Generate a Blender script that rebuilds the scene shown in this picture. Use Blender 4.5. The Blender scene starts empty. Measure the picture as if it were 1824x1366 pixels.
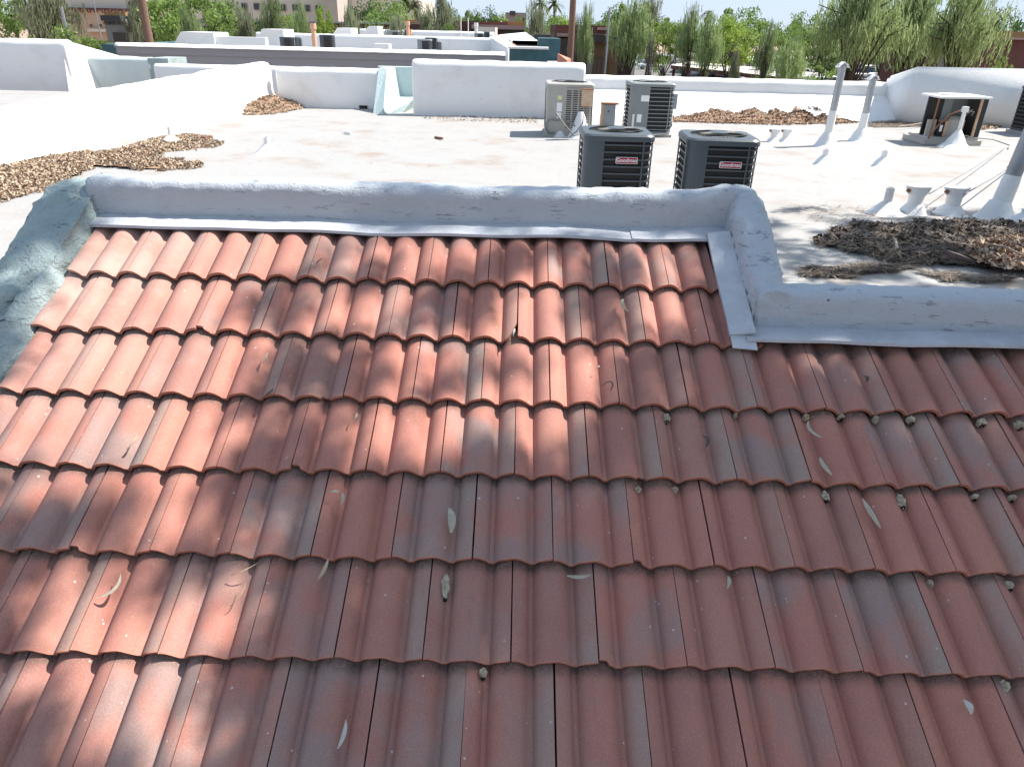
import bpy, bmesh, math, random
import numpy as np
from mathutils import Vector, Matrix, noise
R = math.radians
scene = bpy.context.scene
col = scene.collection
random.seed(7); rng = np.random.default_rng(7)

# ------------------------------------------------------------------ camera
FPX, PITCH, ROLL, CZ = 1264.0, R(26.6), R(1.43), 6.4
FW = Vector((0, math.cos(PITCH), -math.sin(PITCH)))
UP0 = Vector((0, math.sin(PITCH), math.cos(PITCH))); RT0 = Vector((1, 0, 0))
RT = RT0*math.cos(ROLL) + UP0*math.sin(ROLL)
UP = UP0*math.cos(ROLL) - RT0*math.sin(ROLL)
CAM = Vector((0, 0, CZ))
cd = bpy.data.cameras.new('camera'); cam = bpy.data.objects.new('camera', cd); col.objects.link(cam)
cd.sensor_width = 36; cd.lens = 36*FPX/1824; cd.clip_start = .05; cd.clip_end = 6000
m3 = Matrix((RT, UP, -FW)).transposed()
cam.matrix_world = Matrix.Translation(CAM) @ m3.to_4x4()
scene.camera = cam

# ------------------------------------------------------------------ sky, sun, exposure
SUN = Vector((.72, .25, 1.0)).normalized()
w = bpy.data.worlds.new('World'); scene.world = w; w.use_nodes = True
nt = w.node_tree; nt.nodes.clear()
sk = nt.nodes.new('ShaderNodeTexSky'); sk.sky_type = 'NISHITA'; sk.sun_disc = False
sk.sun_elevation = math.asin(SUN.z); sk.sun_rotation = math.atan2(SUN.x, SUN.y)
sk.altitude = 300; sk.air_density = 1.0; sk.dust_density = .4; sk.ozone_density = 1.6
bg = nt.nodes.new('ShaderNodeBackground'); bg.inputs[1].default_value = .15
ow = nt.nodes.new('ShaderNodeOutputWorld')
# soft shoulder so that the bright horizon keeps its pale blue: sky / (1 + k sky)
kd = nt.nodes.new('ShaderNodeVectorMath'); kd.operation = 'MULTIPLY_ADD'; kd.inputs[1].default_value = (1.74, 1.47, 1.17); kd.inputs[2].default_value = (1, 1, 1)
dv = nt.nodes.new('ShaderNodeVectorMath'); dv.operation = 'DIVIDE'
nt.links.new(sk.outputs[0], kd.inputs[0]); gn = nt.nodes.new('ShaderNodeVectorMath'); gn.operation = 'SCALE'; gn.inputs['Scale'].default_value = 3.4; nt.links.new(sk.outputs[0], gn.inputs[0]); nt.links.new(gn.outputs[0], dv.inputs[0]); nt.links.new(kd.outputs[0], dv.inputs[1]); nt.links.new(dv.outputs[0], bg.inputs[0])
nt.links.new(bg.outputs[0], ow.inputs[0])
sl = bpy.data.lights.new('sun', 'SUN'); sl.energy = 3.7; sl.angle = R(.53); sl.color = (1, .95, .88)
so = bpy.data.objects.new('sun', sl); col.objects.link(so)
so.rotation_euler = SUN.to_track_quat('Z', 'Y').to_euler(); so.location = (30, 10, 45)
vs = scene.view_settings; vs.view_transform = 'Standard'; vs.look = 'None'; vs.exposure = 1.45; vs.gamma = 1; vs.use_curve_mapping = False

# ------------------------------------------------------------------ measuring helpers
def ray(x, y): return FW*FPX + RT*(x-912) + UP*(683-y)
def atz(x, y, z): r = ray(x, y); return CAM + r*((z-CZ)/r.z)
def aty(x, y, Y): r = ray(x, y); return CAM + r*(Y/r.y)
SL = R(25.72)
TU = Vector((0, math.cos(SL), math.sin(SL))); TN = Vector((0, -math.sin(SL), math.cos(SL))); TT = Vector((1, 0, 0))
TO = CAM - TN*2.45
def onroof(x, y, off=.0):          # point of the tiled slope seen at a pixel -> (t, s)
    r = ray(x, y); k = -(2.45-off)/r.dot(TN); d = CAM + r*k - TO
    return d.dot(TT), d.dot(TU)
def slope(t, s, n=0): return TO + TT*t + TU*s + TN*n

# ------------------------------------------------------------------ materials
MATS = {}
def M(name, c, rough=.8, var=.18, scale=3., bump=0., bscale=30., metal=0., c2=None, rand=0., stretch=(1, 1, 1), thr=None, world=False, spec=.4, coord=None):
    if name in MATS: return MATS[name]
    m = bpy.data.materials.new(name); m.use_nodes = True; n = m.node_tree; L = n.links
    b = n.nodes['Principled BSDF']; b.inputs['Roughness'].default_value = rough; b.inputs['Metallic'].default_value = metal
    b.inputs['Specular IOR Level'].default_value = spec
    if world: tc = n.nodes.new('ShaderNodeNewGeometry'); co = tc.outputs['Position']
    else: tc = n.nodes.new('ShaderNodeTexCoord'); co = tc.outputs['Object']
    mp = n.nodes.new('ShaderNodeMapping'); mp.inputs['Scale'].default_value = stretch; L.new(co, mp.inputs[0]); co = mp.outputs[0]
    nz = n.nodes.new('ShaderNodeTexNoise'); nz.inputs['Scale'].default_value = scale; nz.inputs['Detail'].default_value = 6; nz.inputs['Roughness'].default_value = .6
    L.new(co, nz.inputs[0])
    rp = n.nodes.new('ShaderNodeValToRGB'); lo, hi = thr or (.3, .7)
    rp.color_ramp.elements[0].position = lo; rp.color_ramp.elements[1].position = hi
    k = 1-var
    rp.color_ramp.elements[0].color = (*(c2 or [x*k for x in c]), 1); rp.color_ramp.elements[1].color = (*c, 1)
    L.new(nz.outputs[0], rp.inputs[0]); out = rp.outputs[0]
    if rand:
        oi = n.nodes.new('ShaderNodeObjectInfo'); mr = n.nodes.new('ShaderNodeMapRange')
        mr.inputs[3].default_value = 1-rand; mr.inputs[4].default_value = 1+rand; L.new(oi.outputs['Random'], mr.inputs[0])
        hs = n.nodes.new('ShaderNodeHueSaturation'); L.new(mr.outputs[0], hs.inputs['Value']); L.new(out, hs.inputs['Color']); out = hs.outputs[0]
    L.new(out, b.inputs['Base Color'])
    if bump:
        n2 = n.nodes.new('ShaderNodeTexNoise'); n2.inputs['Scale'].default_value = bscale; n2.inputs['Detail'].default_value = 5; L.new(co, n2.inputs[0])
        bp = n.nodes.new('ShaderNodeBump'); bp.inputs['Strength'].default_value = bump; bp.inputs['Distance'].default_value = .02
        L.new(n2.outputs[0], bp.inputs['Height']); L.new(bp.outputs[0], b.inputs['Normal'])
    MATS[name] = m; return m

def leafmat(name, c, c2, trans=.35, rand=.2, scale=1.3):
    m = bpy.data.materials.new(name); m.use_nodes = True; n = m.node_tree; L = n.links
    b = n.nodes['Principled BSDF']; b.inputs['Roughness'].default_value = .6; b.inputs['Specular IOR Level'].default_value = .25
    g = n.nodes.new('ShaderNodeTexCoord'); nz = n.nodes.new('ShaderNodeTexNoise'); nz.inputs['Scale'].default_value = scale; nz.inputs['Detail'].default_value = 4
    L.new(g.outputs['Object'], nz.inputs[0])
    rp = n.nodes.new('ShaderNodeValToRGB'); rp.color_ramp.elements[0].position = .36; rp.color_ramp.elements[1].position = .64
    rp.color_ramp.elements[0].color = (*c2, 1); rp.color_ramp.elements[1].color = (*c, 1); L.new(nz.outputs[0], rp.inputs[0])
    oi = n.nodes.new('ShaderNodeObjectInfo'); mr = n.nodes.new('ShaderNodeMapRange'); mr.inputs[3].default_value = 1-rand; mr.inputs[4].default_value = 1+rand
    L.new(oi.outputs['Random'], mr.inputs[0]); hs = n.nodes.new('ShaderNodeHueSaturation'); L.new(mr.outputs[0], hs.inputs['Value']); L.new(rp.outputs[0], hs.inputs['Color'])
    L.new(hs.outputs[0], b.inputs['Base Color'])
    t = n.nodes.new('ShaderNodeBsdfTranslucent'); L.new(hs.outputs[0], t.inputs[0])
    mx = n.nodes.new('ShaderNodeMixShader'); mx.inputs[0].default_value = trans
    L.new(b.outputs[0], mx.inputs[1]); L.new(t.outputs[0], mx.inputs[2]); L.new(mx.outputs[0], n.nodes['Material Output'].inputs[0])
    return m

def mathn(n, op, a, b_=None, clamp=False):
    q = n.nodes.new('ShaderNodeMath'); q.operation = op; q.use_clamp = clamp
    for i, v in enumerate((a, b_)):
        if v is None: continue
        if isinstance(v, (int, float)): q.inputs[i].default_value = v
        else: n.links.new(v, q.inputs[i])
    return q.outputs[0]
def mixc(n, f, a, b_):
    q = n.nodes.new('ShaderNodeMix'); q.data_type = 'RGBA'
    for i, v in ((0, f), (6, a), (7, b_)):
        if isinstance(v, (int, float)): q.inputs[i].default_value = v
        elif isinstance(v, tuple): q.inputs[i].default_value = (*v, 1)
        else: n.links.new(v, q.inputs[i])
    return q.outputs[2]
def noisen(n, co, scale, detail=5, rough=.6, w=None):
    q = n.nodes.new('ShaderNodeTexNoise'); q.inputs['Scale'].default_value = scale; q.inputs['Detail'].default_value = detail; q.inputs['Roughness'].default_value = rough
    if w is not None: q.noise_dimensions = '4D'; n.links.new(w, q.inputs['W'])
    n.links.new(co, q.inputs['Vector']); return q.outputs[0]
def rng_(n, v, a, b_, c=0., d=1.):
    q = n.nodes.new('ShaderNodeMapRange'); q.interpolation_type = 'SMOOTHSTEP'
    n.links.new(v, q.inputs[0])
    for i, x in enumerate((a, b_, c, d)): q.inputs[i+1].default_value = x
    return q.outputs[0]

def sx_y(n, sx): return sx.outputs[1]
def tile_material():
    m = bpy.data.materials.new('terracotta concrete tile'); m.use_nodes = True; n = m.node_tree; L = n.links
    b = n.nodes['Principled BSDF']; b.inputs['Roughness'].default_value = .82; b.inputs['Specular IOR Level'].default_value = .3
    tc = n.nodes.new('ShaderNodeTexCoord'); ob = tc.outputs['Object']; geo = n.nodes.new('ShaderNodeNewGeometry'); pos = geo.outputs['Position']
    oi = n.nodes.new('ShaderNodeObjectInfo'); rnd = oi.outputs['Random']
    W = mathn(n, 'MULTIPLY', rnd, 91.7)
    sx = n.nodes.new('ShaderNodeSeparateXYZ'); L.new(ob, sx.inputs[0]); sp = n.nodes.new('ShaderNodeSeparateXYZ'); L.new(pos, sp.inputs[0])
    big = noisen(n, ob, 4.5, 3, .5, W)
    # fired colour per tile: red to brown
    r2 = mathn(n, 'FRACT', mathn(n, 'MULTIPLY', rnd, 13.37)); r3 = mathn(n, 'FRACT', mathn(n, 'MULTIPLY', rnd, 37.71)); r4 = mathn(n, 'FRACT', mathn(n, 'MULTIPLY', rnd, 71.13))
    base = mixc(n, r2, (.425, .168, .128), (.335, .148, .12))
    base = mixc(n, rng_(n, big, .35, .65, 0, .45), base, (.47, .205, .145))
    # grey-violet flash on some tiles, drifting over the tile
    fl = mathn(n, 'MULTIPLY', rng_(n, big, .40, .62), rng_(n, r3, .35, .95), True)
    base = mixc(n, mathn(n, 'MULTIPLY', fl, .85), base, (.265, .20, .185))
    # grey flash on the half roll beside the right-hand joint
    edge = rng_(n, sx.outputs[0], .185, .262); ef = mathn(n, 'MULTIPLY', edge, rng_(n, r4, .35, .95, .0, .85)); ef = mathn(n, 'MULTIPLY', ef, rng_(n, noisen(n, ob, 9, 4, .6, W), .3, .6, .5, 1))
    base = mixc(n, ef, base, (.31, .24, .20))
    # lichen, grime and painted nose shadow where the course above ends, cleaner orange clay on the nose
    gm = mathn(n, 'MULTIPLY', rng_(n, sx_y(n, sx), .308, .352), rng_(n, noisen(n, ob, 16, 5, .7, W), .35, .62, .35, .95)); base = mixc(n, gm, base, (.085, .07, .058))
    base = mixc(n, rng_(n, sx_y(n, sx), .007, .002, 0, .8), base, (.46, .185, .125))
    # pans a little dirtier, dust and grime streaking down the tile
    mp = n.nodes.new('ShaderNodeMapping'); mp.inputs['Scale'].default_value = (14, 2.2, 6); L.new(ob, mp.inputs[0])
    st = noisen(n, mp.outputs[0], 1.6, 5, .65, W)
    base = mixc(n, rng_(n, st, .5, .78, 0, .35), base, (.2, .11, .095))
    # sandy grain
    gr = noisen(n, pos, 230, 3, .75); base = mixc(n, rng_(n, gr, .48, .66, 0, .34), base, (.58, .35, .27))
    g2 = noisen(n, pos, 170, 4, .75); base = mixc(n, rng_(n, g2, .52, .68, 0, .45), base, (.20, .10, .09))
    g3 = noisen(n, pos, 22, 5, .7); base = mixc(n, rng_(n, g3, .48, .72, 0, .35), base, (.30, .17, .14))
    # pale overspray beside the foam rake
    ov = noisen(n, pos, 3.2, 4, .6)
    f1 = rng_(n, sp.outputs[0], -2.2, -1.15, 1, 0); f2 = rng_(n, sp.outputs[2], 4.85, 5.2)
    base = mixc(n, mathn(n, 'MULTIPLY', mathn(n, 'MULTIPLY', f1, f2), rng_(n, ov, .3, .6, .1, .6)), base, (.50, .38, .33))
    # white specks (droppings, lime)
    vo = n.nodes.new('ShaderNodeTexVoronoi'); vo.inputs['Scale'].default_value = 26; L.new(pos, vo.inputs['Vector'])
    sepc = n.nodes.new('ShaderNodeSeparateXYZ'); L.new(vo.outputs['Color'], sepc.inputs[0])
    thr = mathn(n, 'MULTIPLY', mathn(n, 'POWER', sepc.outputs[0], 4), .13)
    spk = mathn(n, 'LESS_THAN', vo.outputs['Distance'], thr)
    base = mixc(n, mathn(n, 'MULTIPLY', spk, .7), base, (.62, .56, .53))
    L.new(base, b.inputs['Base Color'])
    bp = n.nodes.new('ShaderNodeBump'); bp.inputs['Strength'].default_value = .35; bp.inputs['Distance'].default_value = .004
    L.new(noisen(n, pos, 260, 4, .7), bp.inputs['Height']); L.new(bp.outputs[0], b.inputs['Normal'])
    return m

def foam_material(name, c, dirt, dirtcol, thr=(.55, .75), crack=.0, bump=.5, bscale=45, teal=None, streak=False):
    m = bpy.data.materials.new(name); m.use_nodes = True; n = m.node_tree; L = n.links
    b = n.nodes['Principled BSDF']; b.inputs['Roughness'].default_value = .75; b.inputs['Specular IOR Level'].default_value = .3
    geo = n.nodes.new('ShaderNodeNewGeometry'); pos = geo.outputs['Position']
    n1 = noisen(n, pos, 1.1, 7, .62)
    base = mixc(n, rng_(n, n1, thr[0], thr[1], 0, dirt), c, dirtcol)
    n2 = noisen(n, pos, 7.0, 6, .7); base = mixc(n, rng_(n, n2, .58, .8, 0, dirt*.7), base, tuple(x*.75 for x in dirtcol))
    if crack:
        mp = n.nodes.new('ShaderNodeMapping'); mp.inputs['Scale'].default_value = (.45, .45, 2.6); L.new(pos, mp.inputs[0])
        n3 = noisen(n, mp.outputs[0], 17, 5, .75); base = mixc(n, rng_(n, n3, .59, .64, 0, crack), base, (.035, .045, .05))
    if streak:
        mp2 = n.nodes.new('ShaderNodeMapping'); mp2.inputs['Scale'].default_value = (.5, 4.5, 1); mp2.inputs['Rotation'].default_value = (0, 0, .12); L.new(pos, mp2.inputs[0])
        n4 = noisen(n, mp2.outputs[0], 3.2, 8, .72); base = mixc(n, rng_(n, n4, .645, .70, 0, .75), base, (.20, .13, .09))
        n5 = noisen(n, pos, 1.6, 9, .75); base = mixc(n, rng_(n, n5, .60, .63, 0, .25), base, (.25, .2, .16))
    if teal:
        base = mixc(n, rng_(n, noisen(n, pos, 2.3, 4), .35, .65, 0, .7), base, teal)
    vo = n.nodes.new('ShaderNodeTexVoronoi'); vo.inputs['Scale'].default_value = 9; L.new(pos, vo.inputs['Vector'])
    sc_ = n.nodes.new('ShaderNodeSeparateXYZ'); L.new(vo.outputs['Color'], sc_.inputs[0])
    spk = mathn(n, 'LESS_THAN', vo.outputs['Distance'], mathn(n, 'MULTIPLY', mathn(n, 'POWER', sc_.outputs[0], 8), .1))
    base = mixc(n, mathn(n, 'MULTIPLY', spk, .8), base, (.08, .07, .07))
    L.new(base, b.inputs['Base Color'])
    bp = n.nodes.new('ShaderNodeBump'); bp.inputs['Strength'].default_value = bump; bp.inputs['Distance'].default_value = .02
    h = mathn(n, 'ADD', noisen(n, pos, bscale, 5, .65), mathn(n, 'MULTIPLY', noisen(n, pos, bscale*4, 3, .6), .35))
    L.new(h, bp.inputs['Height']); L.new(bp.outputs[0], b.inputs['Normal'])
    return m

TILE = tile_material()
FOAM = foam_material('white sprayed foam coat', (.80, .795, .785), .35, (.5, .43, .38), (.52, .8))
FOAM_NEAR = foam_material('white foam coat, near', (.45, .485, .53), .6, (.38, .34, .31), (.50, .78), crack=.45, bump=.5, bscale=30)  # same white coat as FOAM, shade put into its darker, bluer colour
ROOFWHITE = foam_material('white roof coating with dust', (.315, .308, .30), .75, (.24, .175, .125), (.48, .78), bump=.35, bscale=12, streak=True)
TEAL = foam_material('blue green foam', (.30, .355, .36), .6, (.16, .19, .2), (.48, .72), crack=1., bump=1.0, bscale=16, teal=(.34, .43, .42))
TEALDK = M('teal stucco', (.055, .13, .15), .85, .25, 3, .3, 40, c2=(.035, .085, .10))
STUCCO_GREY = M('grey stucco wall', (.28, .295, .325), .85, .12, 1.2, .2, 30, world=True, stretch=(.15, .15, 2.5))
FLASH = M('painted flashing', (.52, .54, .58), .45, .28, 5, .25, 60, world=True)
FELT = M('dark felt', (.025, .022, .02), .95, .3, 10, .3, 60)
SOIL = M('desert ground', (.36, .26, .19), .95, .25, .12, world=True)
ASPH = M('parking asphalt', (.16, .155, .15), .9, .2, .35, world=True)
CONC = M('pale concrete', (.42, .40, .37), .9, .15, 1.0, world=True)
GALV = M('galvanised metal', (.42, .44, .46), .42, .2, 9, metal=.75)
GALVP = M('weathered galvanised pole', (.38, .39, .41), .5, .3, 6, metal=.55, stretch=(1, 1, .4))
WHITEP = M('white painted metal', (.78, .78, .76), .5, .08, 6, .1, 60)
AC_GREY = M('condenser grey enamel', (.06, .075, .087), .42, .1, 5, spec=.5)
AC_LOUV = M('condenser louver enamel', (.07, .08, .088), .45, .1, 5, spec=.5)
AC_LT = M('condenser light grey enamel', (.22, .245, .25), .5, .12, 5, spec=.5)
AC_BEI = M('condenser beige enamel', (.40, .39, .355), .5, .12, 5)
COIL = M('dark coil fins', (.028, .026, .026), .6, .4, 4, stretch=(40, 40, 1))
BLACK = M('black', (.012, .012, .013), .5)
RED = M('badge red', (.33, .012, .03), .4, .03)
WHITE = M('label white', (.82, .82, .82), .5, .05)
TANBOX = M('sunbaked beige box', (.58, .44, .32), .6, .2, 8, c2=(.45, .27, .16))
RUST = M('rust', (.28, .13, .07), .9, .4, 20)
ORANGEP = M('peach plastic pipe', (.66, .38, .25), .6, .12, 3)
GREYBOX = M('grey steel box', (.30, .33, .36), .5, .1, 6)
CABLE = M('grey cable', (.22, .22, .22), .6)
BARK = M('dark bark', (.075, .055, .045), .95, .4, 8, .6, 20)
BARKP = M('palm trunk bark', (.20, .12, .085), .95, .35, 6, .8, 14, stretch=(1, 1, 4))
GLASS = M('dark window glass', (.02, .025, .03), .12, .2, spec=.6)
TYRE = M('tyre rubber', (.02, .02, .02), .9)
CREAM = M('cream stucco', (.58, .52, .45), .9, .06, .3, world=True)
TAN = M('tan stucco', (.50, .345, .245), .9, .08, .3, world=True)
DKBROWN = M('dark brown block wall', (.075, .058, .05), .9, .25, .8, world=True)
BROWN = M('brown stucco', (.17, .10, .06), .9, .12, .5, world=True)
REDBR = M('dark red brown fascia', (.13, .055, .045), .85, .15, .8, world=True)
OCHRE = M('ochre stucco', (.30, .17, .07), .9, .1, .5, world=True)
GREYW = M('warm grey stucco', (.24, .225, .21), .9, .1, .5, world=True)
DKGREY = M('dark grey fascia', (.05, .05, .052), .8, .1, .6, world=True)
BRICK = M('dark red brick', (.15, .06, .05), .9, .2, 3, world=True)
PINK = M('dusty pink trim', (.40, .26, .23), .9, .1, 1, world=True)

# ------------------------------------------------------------------ object helpers
def tag(o, label=None, cat=None, group=None, kind=None):
    if label: o['label'] = label
    if cat: o['category'] = cat
    if group: o['group'] = group
    if kind: o['kind'] = kind
    return o
def empty(name, loc, label, cat, group=None, rz=0):
    o = bpy.data.objects.new(name, None); o.location = loc; o.rotation_euler = (0, 0, rz); o.empty_display_size = .1
    col.objects.link(o); return tag(o, label, cat, group)
def link(name, me, parent=None, loc=None, rot=None):
    o = bpy.data.objects.new(name, me); col.objects.link(o)
    if parent: o.parent = parent
    if loc is not None: o.location = loc
    if rot is not None: o.rotation_euler = rot
    return o
def worg(p):
    v = Vector((0, 0, 0))
    while p is not None: v += p.location; p = p.parent
    return v
def copy_tree(o, parent=None):
    c = o.copy(); col.objects.link(c)
    if parent: c.parent = parent
    for ch in o.children: copy_tree(ch, c)
    return c

class MB:
    def __init__(s): s.v = []; s.f = []; s.m = []; s.mats = []; s.cur = 0
    def mat(s, m):
        if m not in s.mats: s.mats.append(m)
        s.cur = s.mats.index(m); return s
    def add(s, vs_, fs):
        k = len(s.v); s.v += [tuple(p) for p in vs_]; s.f += [tuple(i+k for i in f) for f in fs]; s.m += [s.cur]*len(fs); return s
    def box(s, x0, x1, y0, y1, z0, z1, bev=0.):
        if bev:
            return s.prism([(x0+bev, y0), (x1-bev, y0), (x1, y0+bev), (x1, y1-bev), (x1-bev, y1), (x0+bev, y1), (x0, y1-bev), (x0, y0+bev)], z0, z1)
        vs_ = [(x0, y0, z0), (x1, y0, z0), (x1, y1, z0), (x0, y1, z0), (x0, y0, z1), (x1, y0, z1), (x1, y1, z1), (x0, y1, z1)]
        return s.add(vs_, [(0, 3, 2, 1), (4, 5, 6, 7), (0, 1, 5, 4), (1, 2, 6, 5), (2, 3, 7, 6), (3, 0, 4, 7)])
    def hexa(s, b4, t4):
        return s.add(list(b4)+list(t4), [(0, 3, 2, 1), (4, 5, 6, 7), (0, 1, 5, 4), (1, 2, 6, 5), (2, 3, 7, 6), (3, 0, 4, 7)])
    def prism(s, poly, z0, z1, scale1=None):
        n = len(poly); cx = sum(p[0] for p in poly)/n; cy = sum(p[1] for p in poly)/n; k = scale1 or 1
        a = [(p[0], p[1], z0) for p in poly]; b = [((p[0]-cx)*k+cx, (p[1]-cy)*k+cy, z1) for p in poly]
        return s.add(a+b, [tuple(range(n-1, -1, -1)), tuple(range(n, 2*n))]+[(i, (i+1) % n, n+(i+1) % n, n+i) for i in range(n)])
    def rings(s, rs, close=True, caps=True):
        n = len(rs[0]); vs_ = [p for r in rs for p in r]; fs = []
        for i in range(len(rs)-1):
            for j in range(n if close else n-1):
                a = i*n+j; b = i*n+(j+1) % n; fs.append((a, b, b+n, a+n))
        if caps and close: fs += [tuple(range(n-1, -1, -1)), tuple((len(rs)-1)*n+j for j in range(n))]
        return s.add(vs_, fs)
    def tube(s, pts, r, n=8, caps=True):
        pts = [Vector(p) for p in pts]; rs = []
        if isinstance(r, (int, float)): r = [r]*len(pts)
        for i, p in enumerate(pts):
            d = (pts[min(i+1, len(pts)-1)]-pts[max(i-1, 0)]).normalized()
            a = d.cross(Vector((0, 0, 1))) if abs(d.z) < .95 else d.cross(Vector((0, 1, 0)))
            a.normalize(); b = d.cross(a)
            rs.append([p + a*r[i]*math.cos(2*math.pi*j/n) + b*r[i]*math.sin(2*math.pi*j/n) for j in range(n)])
        return s.rings(rs, True, caps)
    def lathe(s, prof, cx=0, cy=0, n=20):
        rs = [[(cx+r*math.cos(2*math.pi*j/n), cy+r*math.sin(2*math.pi*j/n), z) for j in range(n)] for r, z in prof]
        return s.rings(rs)
    def mesh(s, name, smooth=False):
        me = bpy.data.meshes.new(name); me.from_pydata(s.v, [], s.f)
        for m in s.mats: me.materials.append(m)
        me.polygons.foreach_set('material_index', s.m)
        if smooth:
            me.polygons.foreach_set('use_smooth', [True]*len(s.f))
            try: me.set_sharp_from_angle(angle=R(35))
            except Exception: pass
        me.update(); return me
    def build(s, name, parent=None, smooth=False, label=None):
        o0 = worg(parent)
        if parent is not None and o0.length > 0: s.v = [(p[0]-o0.x, p[1]-o0.y, p[2]-o0.z) for p in s.v]
        o = link(name, s.mesh(name, smooth), parent)
        if label: o['label'] = label
        return o
def mb(m): return MB().mat(m)
def fixnormals(me):
    b = bmesh.new(); b.from_mesh(me); bmesh.ops.recalc_face_normals(b, faces=b.faces); b.to_mesh(me); b.free()
def rsq(w_, d_, r, z, n=6, cx=0, cy=0):      # rounded rectangle ring
    out = []
    for k, (sx, sy) in enumerate(((1, 1), (-1, 1), (-1, -1), (1, -1))):
        for i in range(n+1):
            a = math.pi/2*(k + i/n)
            out.append((cx+sx*(w_/2-r)+r*math.cos(a), cy+sy*(d_/2-r)+r*math.sin(a), z))
    return out

# ------------------------------------------------------------------ ground
def sheet(name, poly, z, m):
    b = MB().mat(m); b.add([(x, y, z) for x, y in poly], [tuple(range(len(poly)))])
    return tag(b.build(name), kind='structure')
sheet('ground', [(-3000, -60), (3000, -60), (3000, 4500), (-3000, 4500)], 0, SOIL)
sheet('parking_lot', [(-5, 45), (140, 45), (190, 260), (10, 260)], .004, ASPH)
sheet('road', [(-300, 62), (-8, 62), (-8, 74), (-300, 74)], .004, ASPH)
b = mb(CONC)
for (x0, x1, y0, y1) in ((12, 24, 108, 109), (12, 13, 109, 140), (40, 95, 150, 151), (60, 130, 190, 192), (-60, -8, 60.6, 62), (-60, -8, 74, 75)):
    b.box(x0, x1, y0, y1, -.01, .13)
tag(b.build('pavement'), kind='structure')
sheet('far_lawn', [(-300, 78), (-12, 78), (-12, 130), (-300, 130)], .006, M('dry grass', (.16, .17, .06), .95, .4, .3, world=True))

# ------------------------------------------------------------------ the near building
BL = empty('shop_building', (0, 3, 0), 'near white roofed shop building with a red tiled mansard slope', 'building')
RZ = 4.5
def grid_sheet(x0, x1, y0, y1, z, step, amp, m, name, parent):
    nx = int((x1-x0)/step)+1; ny = int((y1-y0)/step)+1; vs_ = []; fs = []
    for j in range(ny+1):
        for i in range(nx+1):
            x = x0+(x1-x0)*i/nx; y = y0+(y1-y0)*j/ny
            vs_.append((x, y, z+amp*noise.fractal(Vector((x*.55, y*.55, 3.1)), 1, 2, 4)))
    for j in range(ny):
        for i in range(nx):
            a = j*(nx+1)+i; fs.append((a, a+1, a+nx+2, a+nx+1))
    b = MB().mat(m); b.add(vs_, fs); return b.build(name, parent, smooth=True)
grid_sheet(-17, 17, 3.3, 21.5, RZ, .12, .014, ROOFWHITE, 'flat_roof', BL)
mb(CREAM).box(-17, 17, .95, 3.29, 0, 3.55).box(-17, 17, 3.31, 21.4, 0, 4.3).build('wall', BL)

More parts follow.
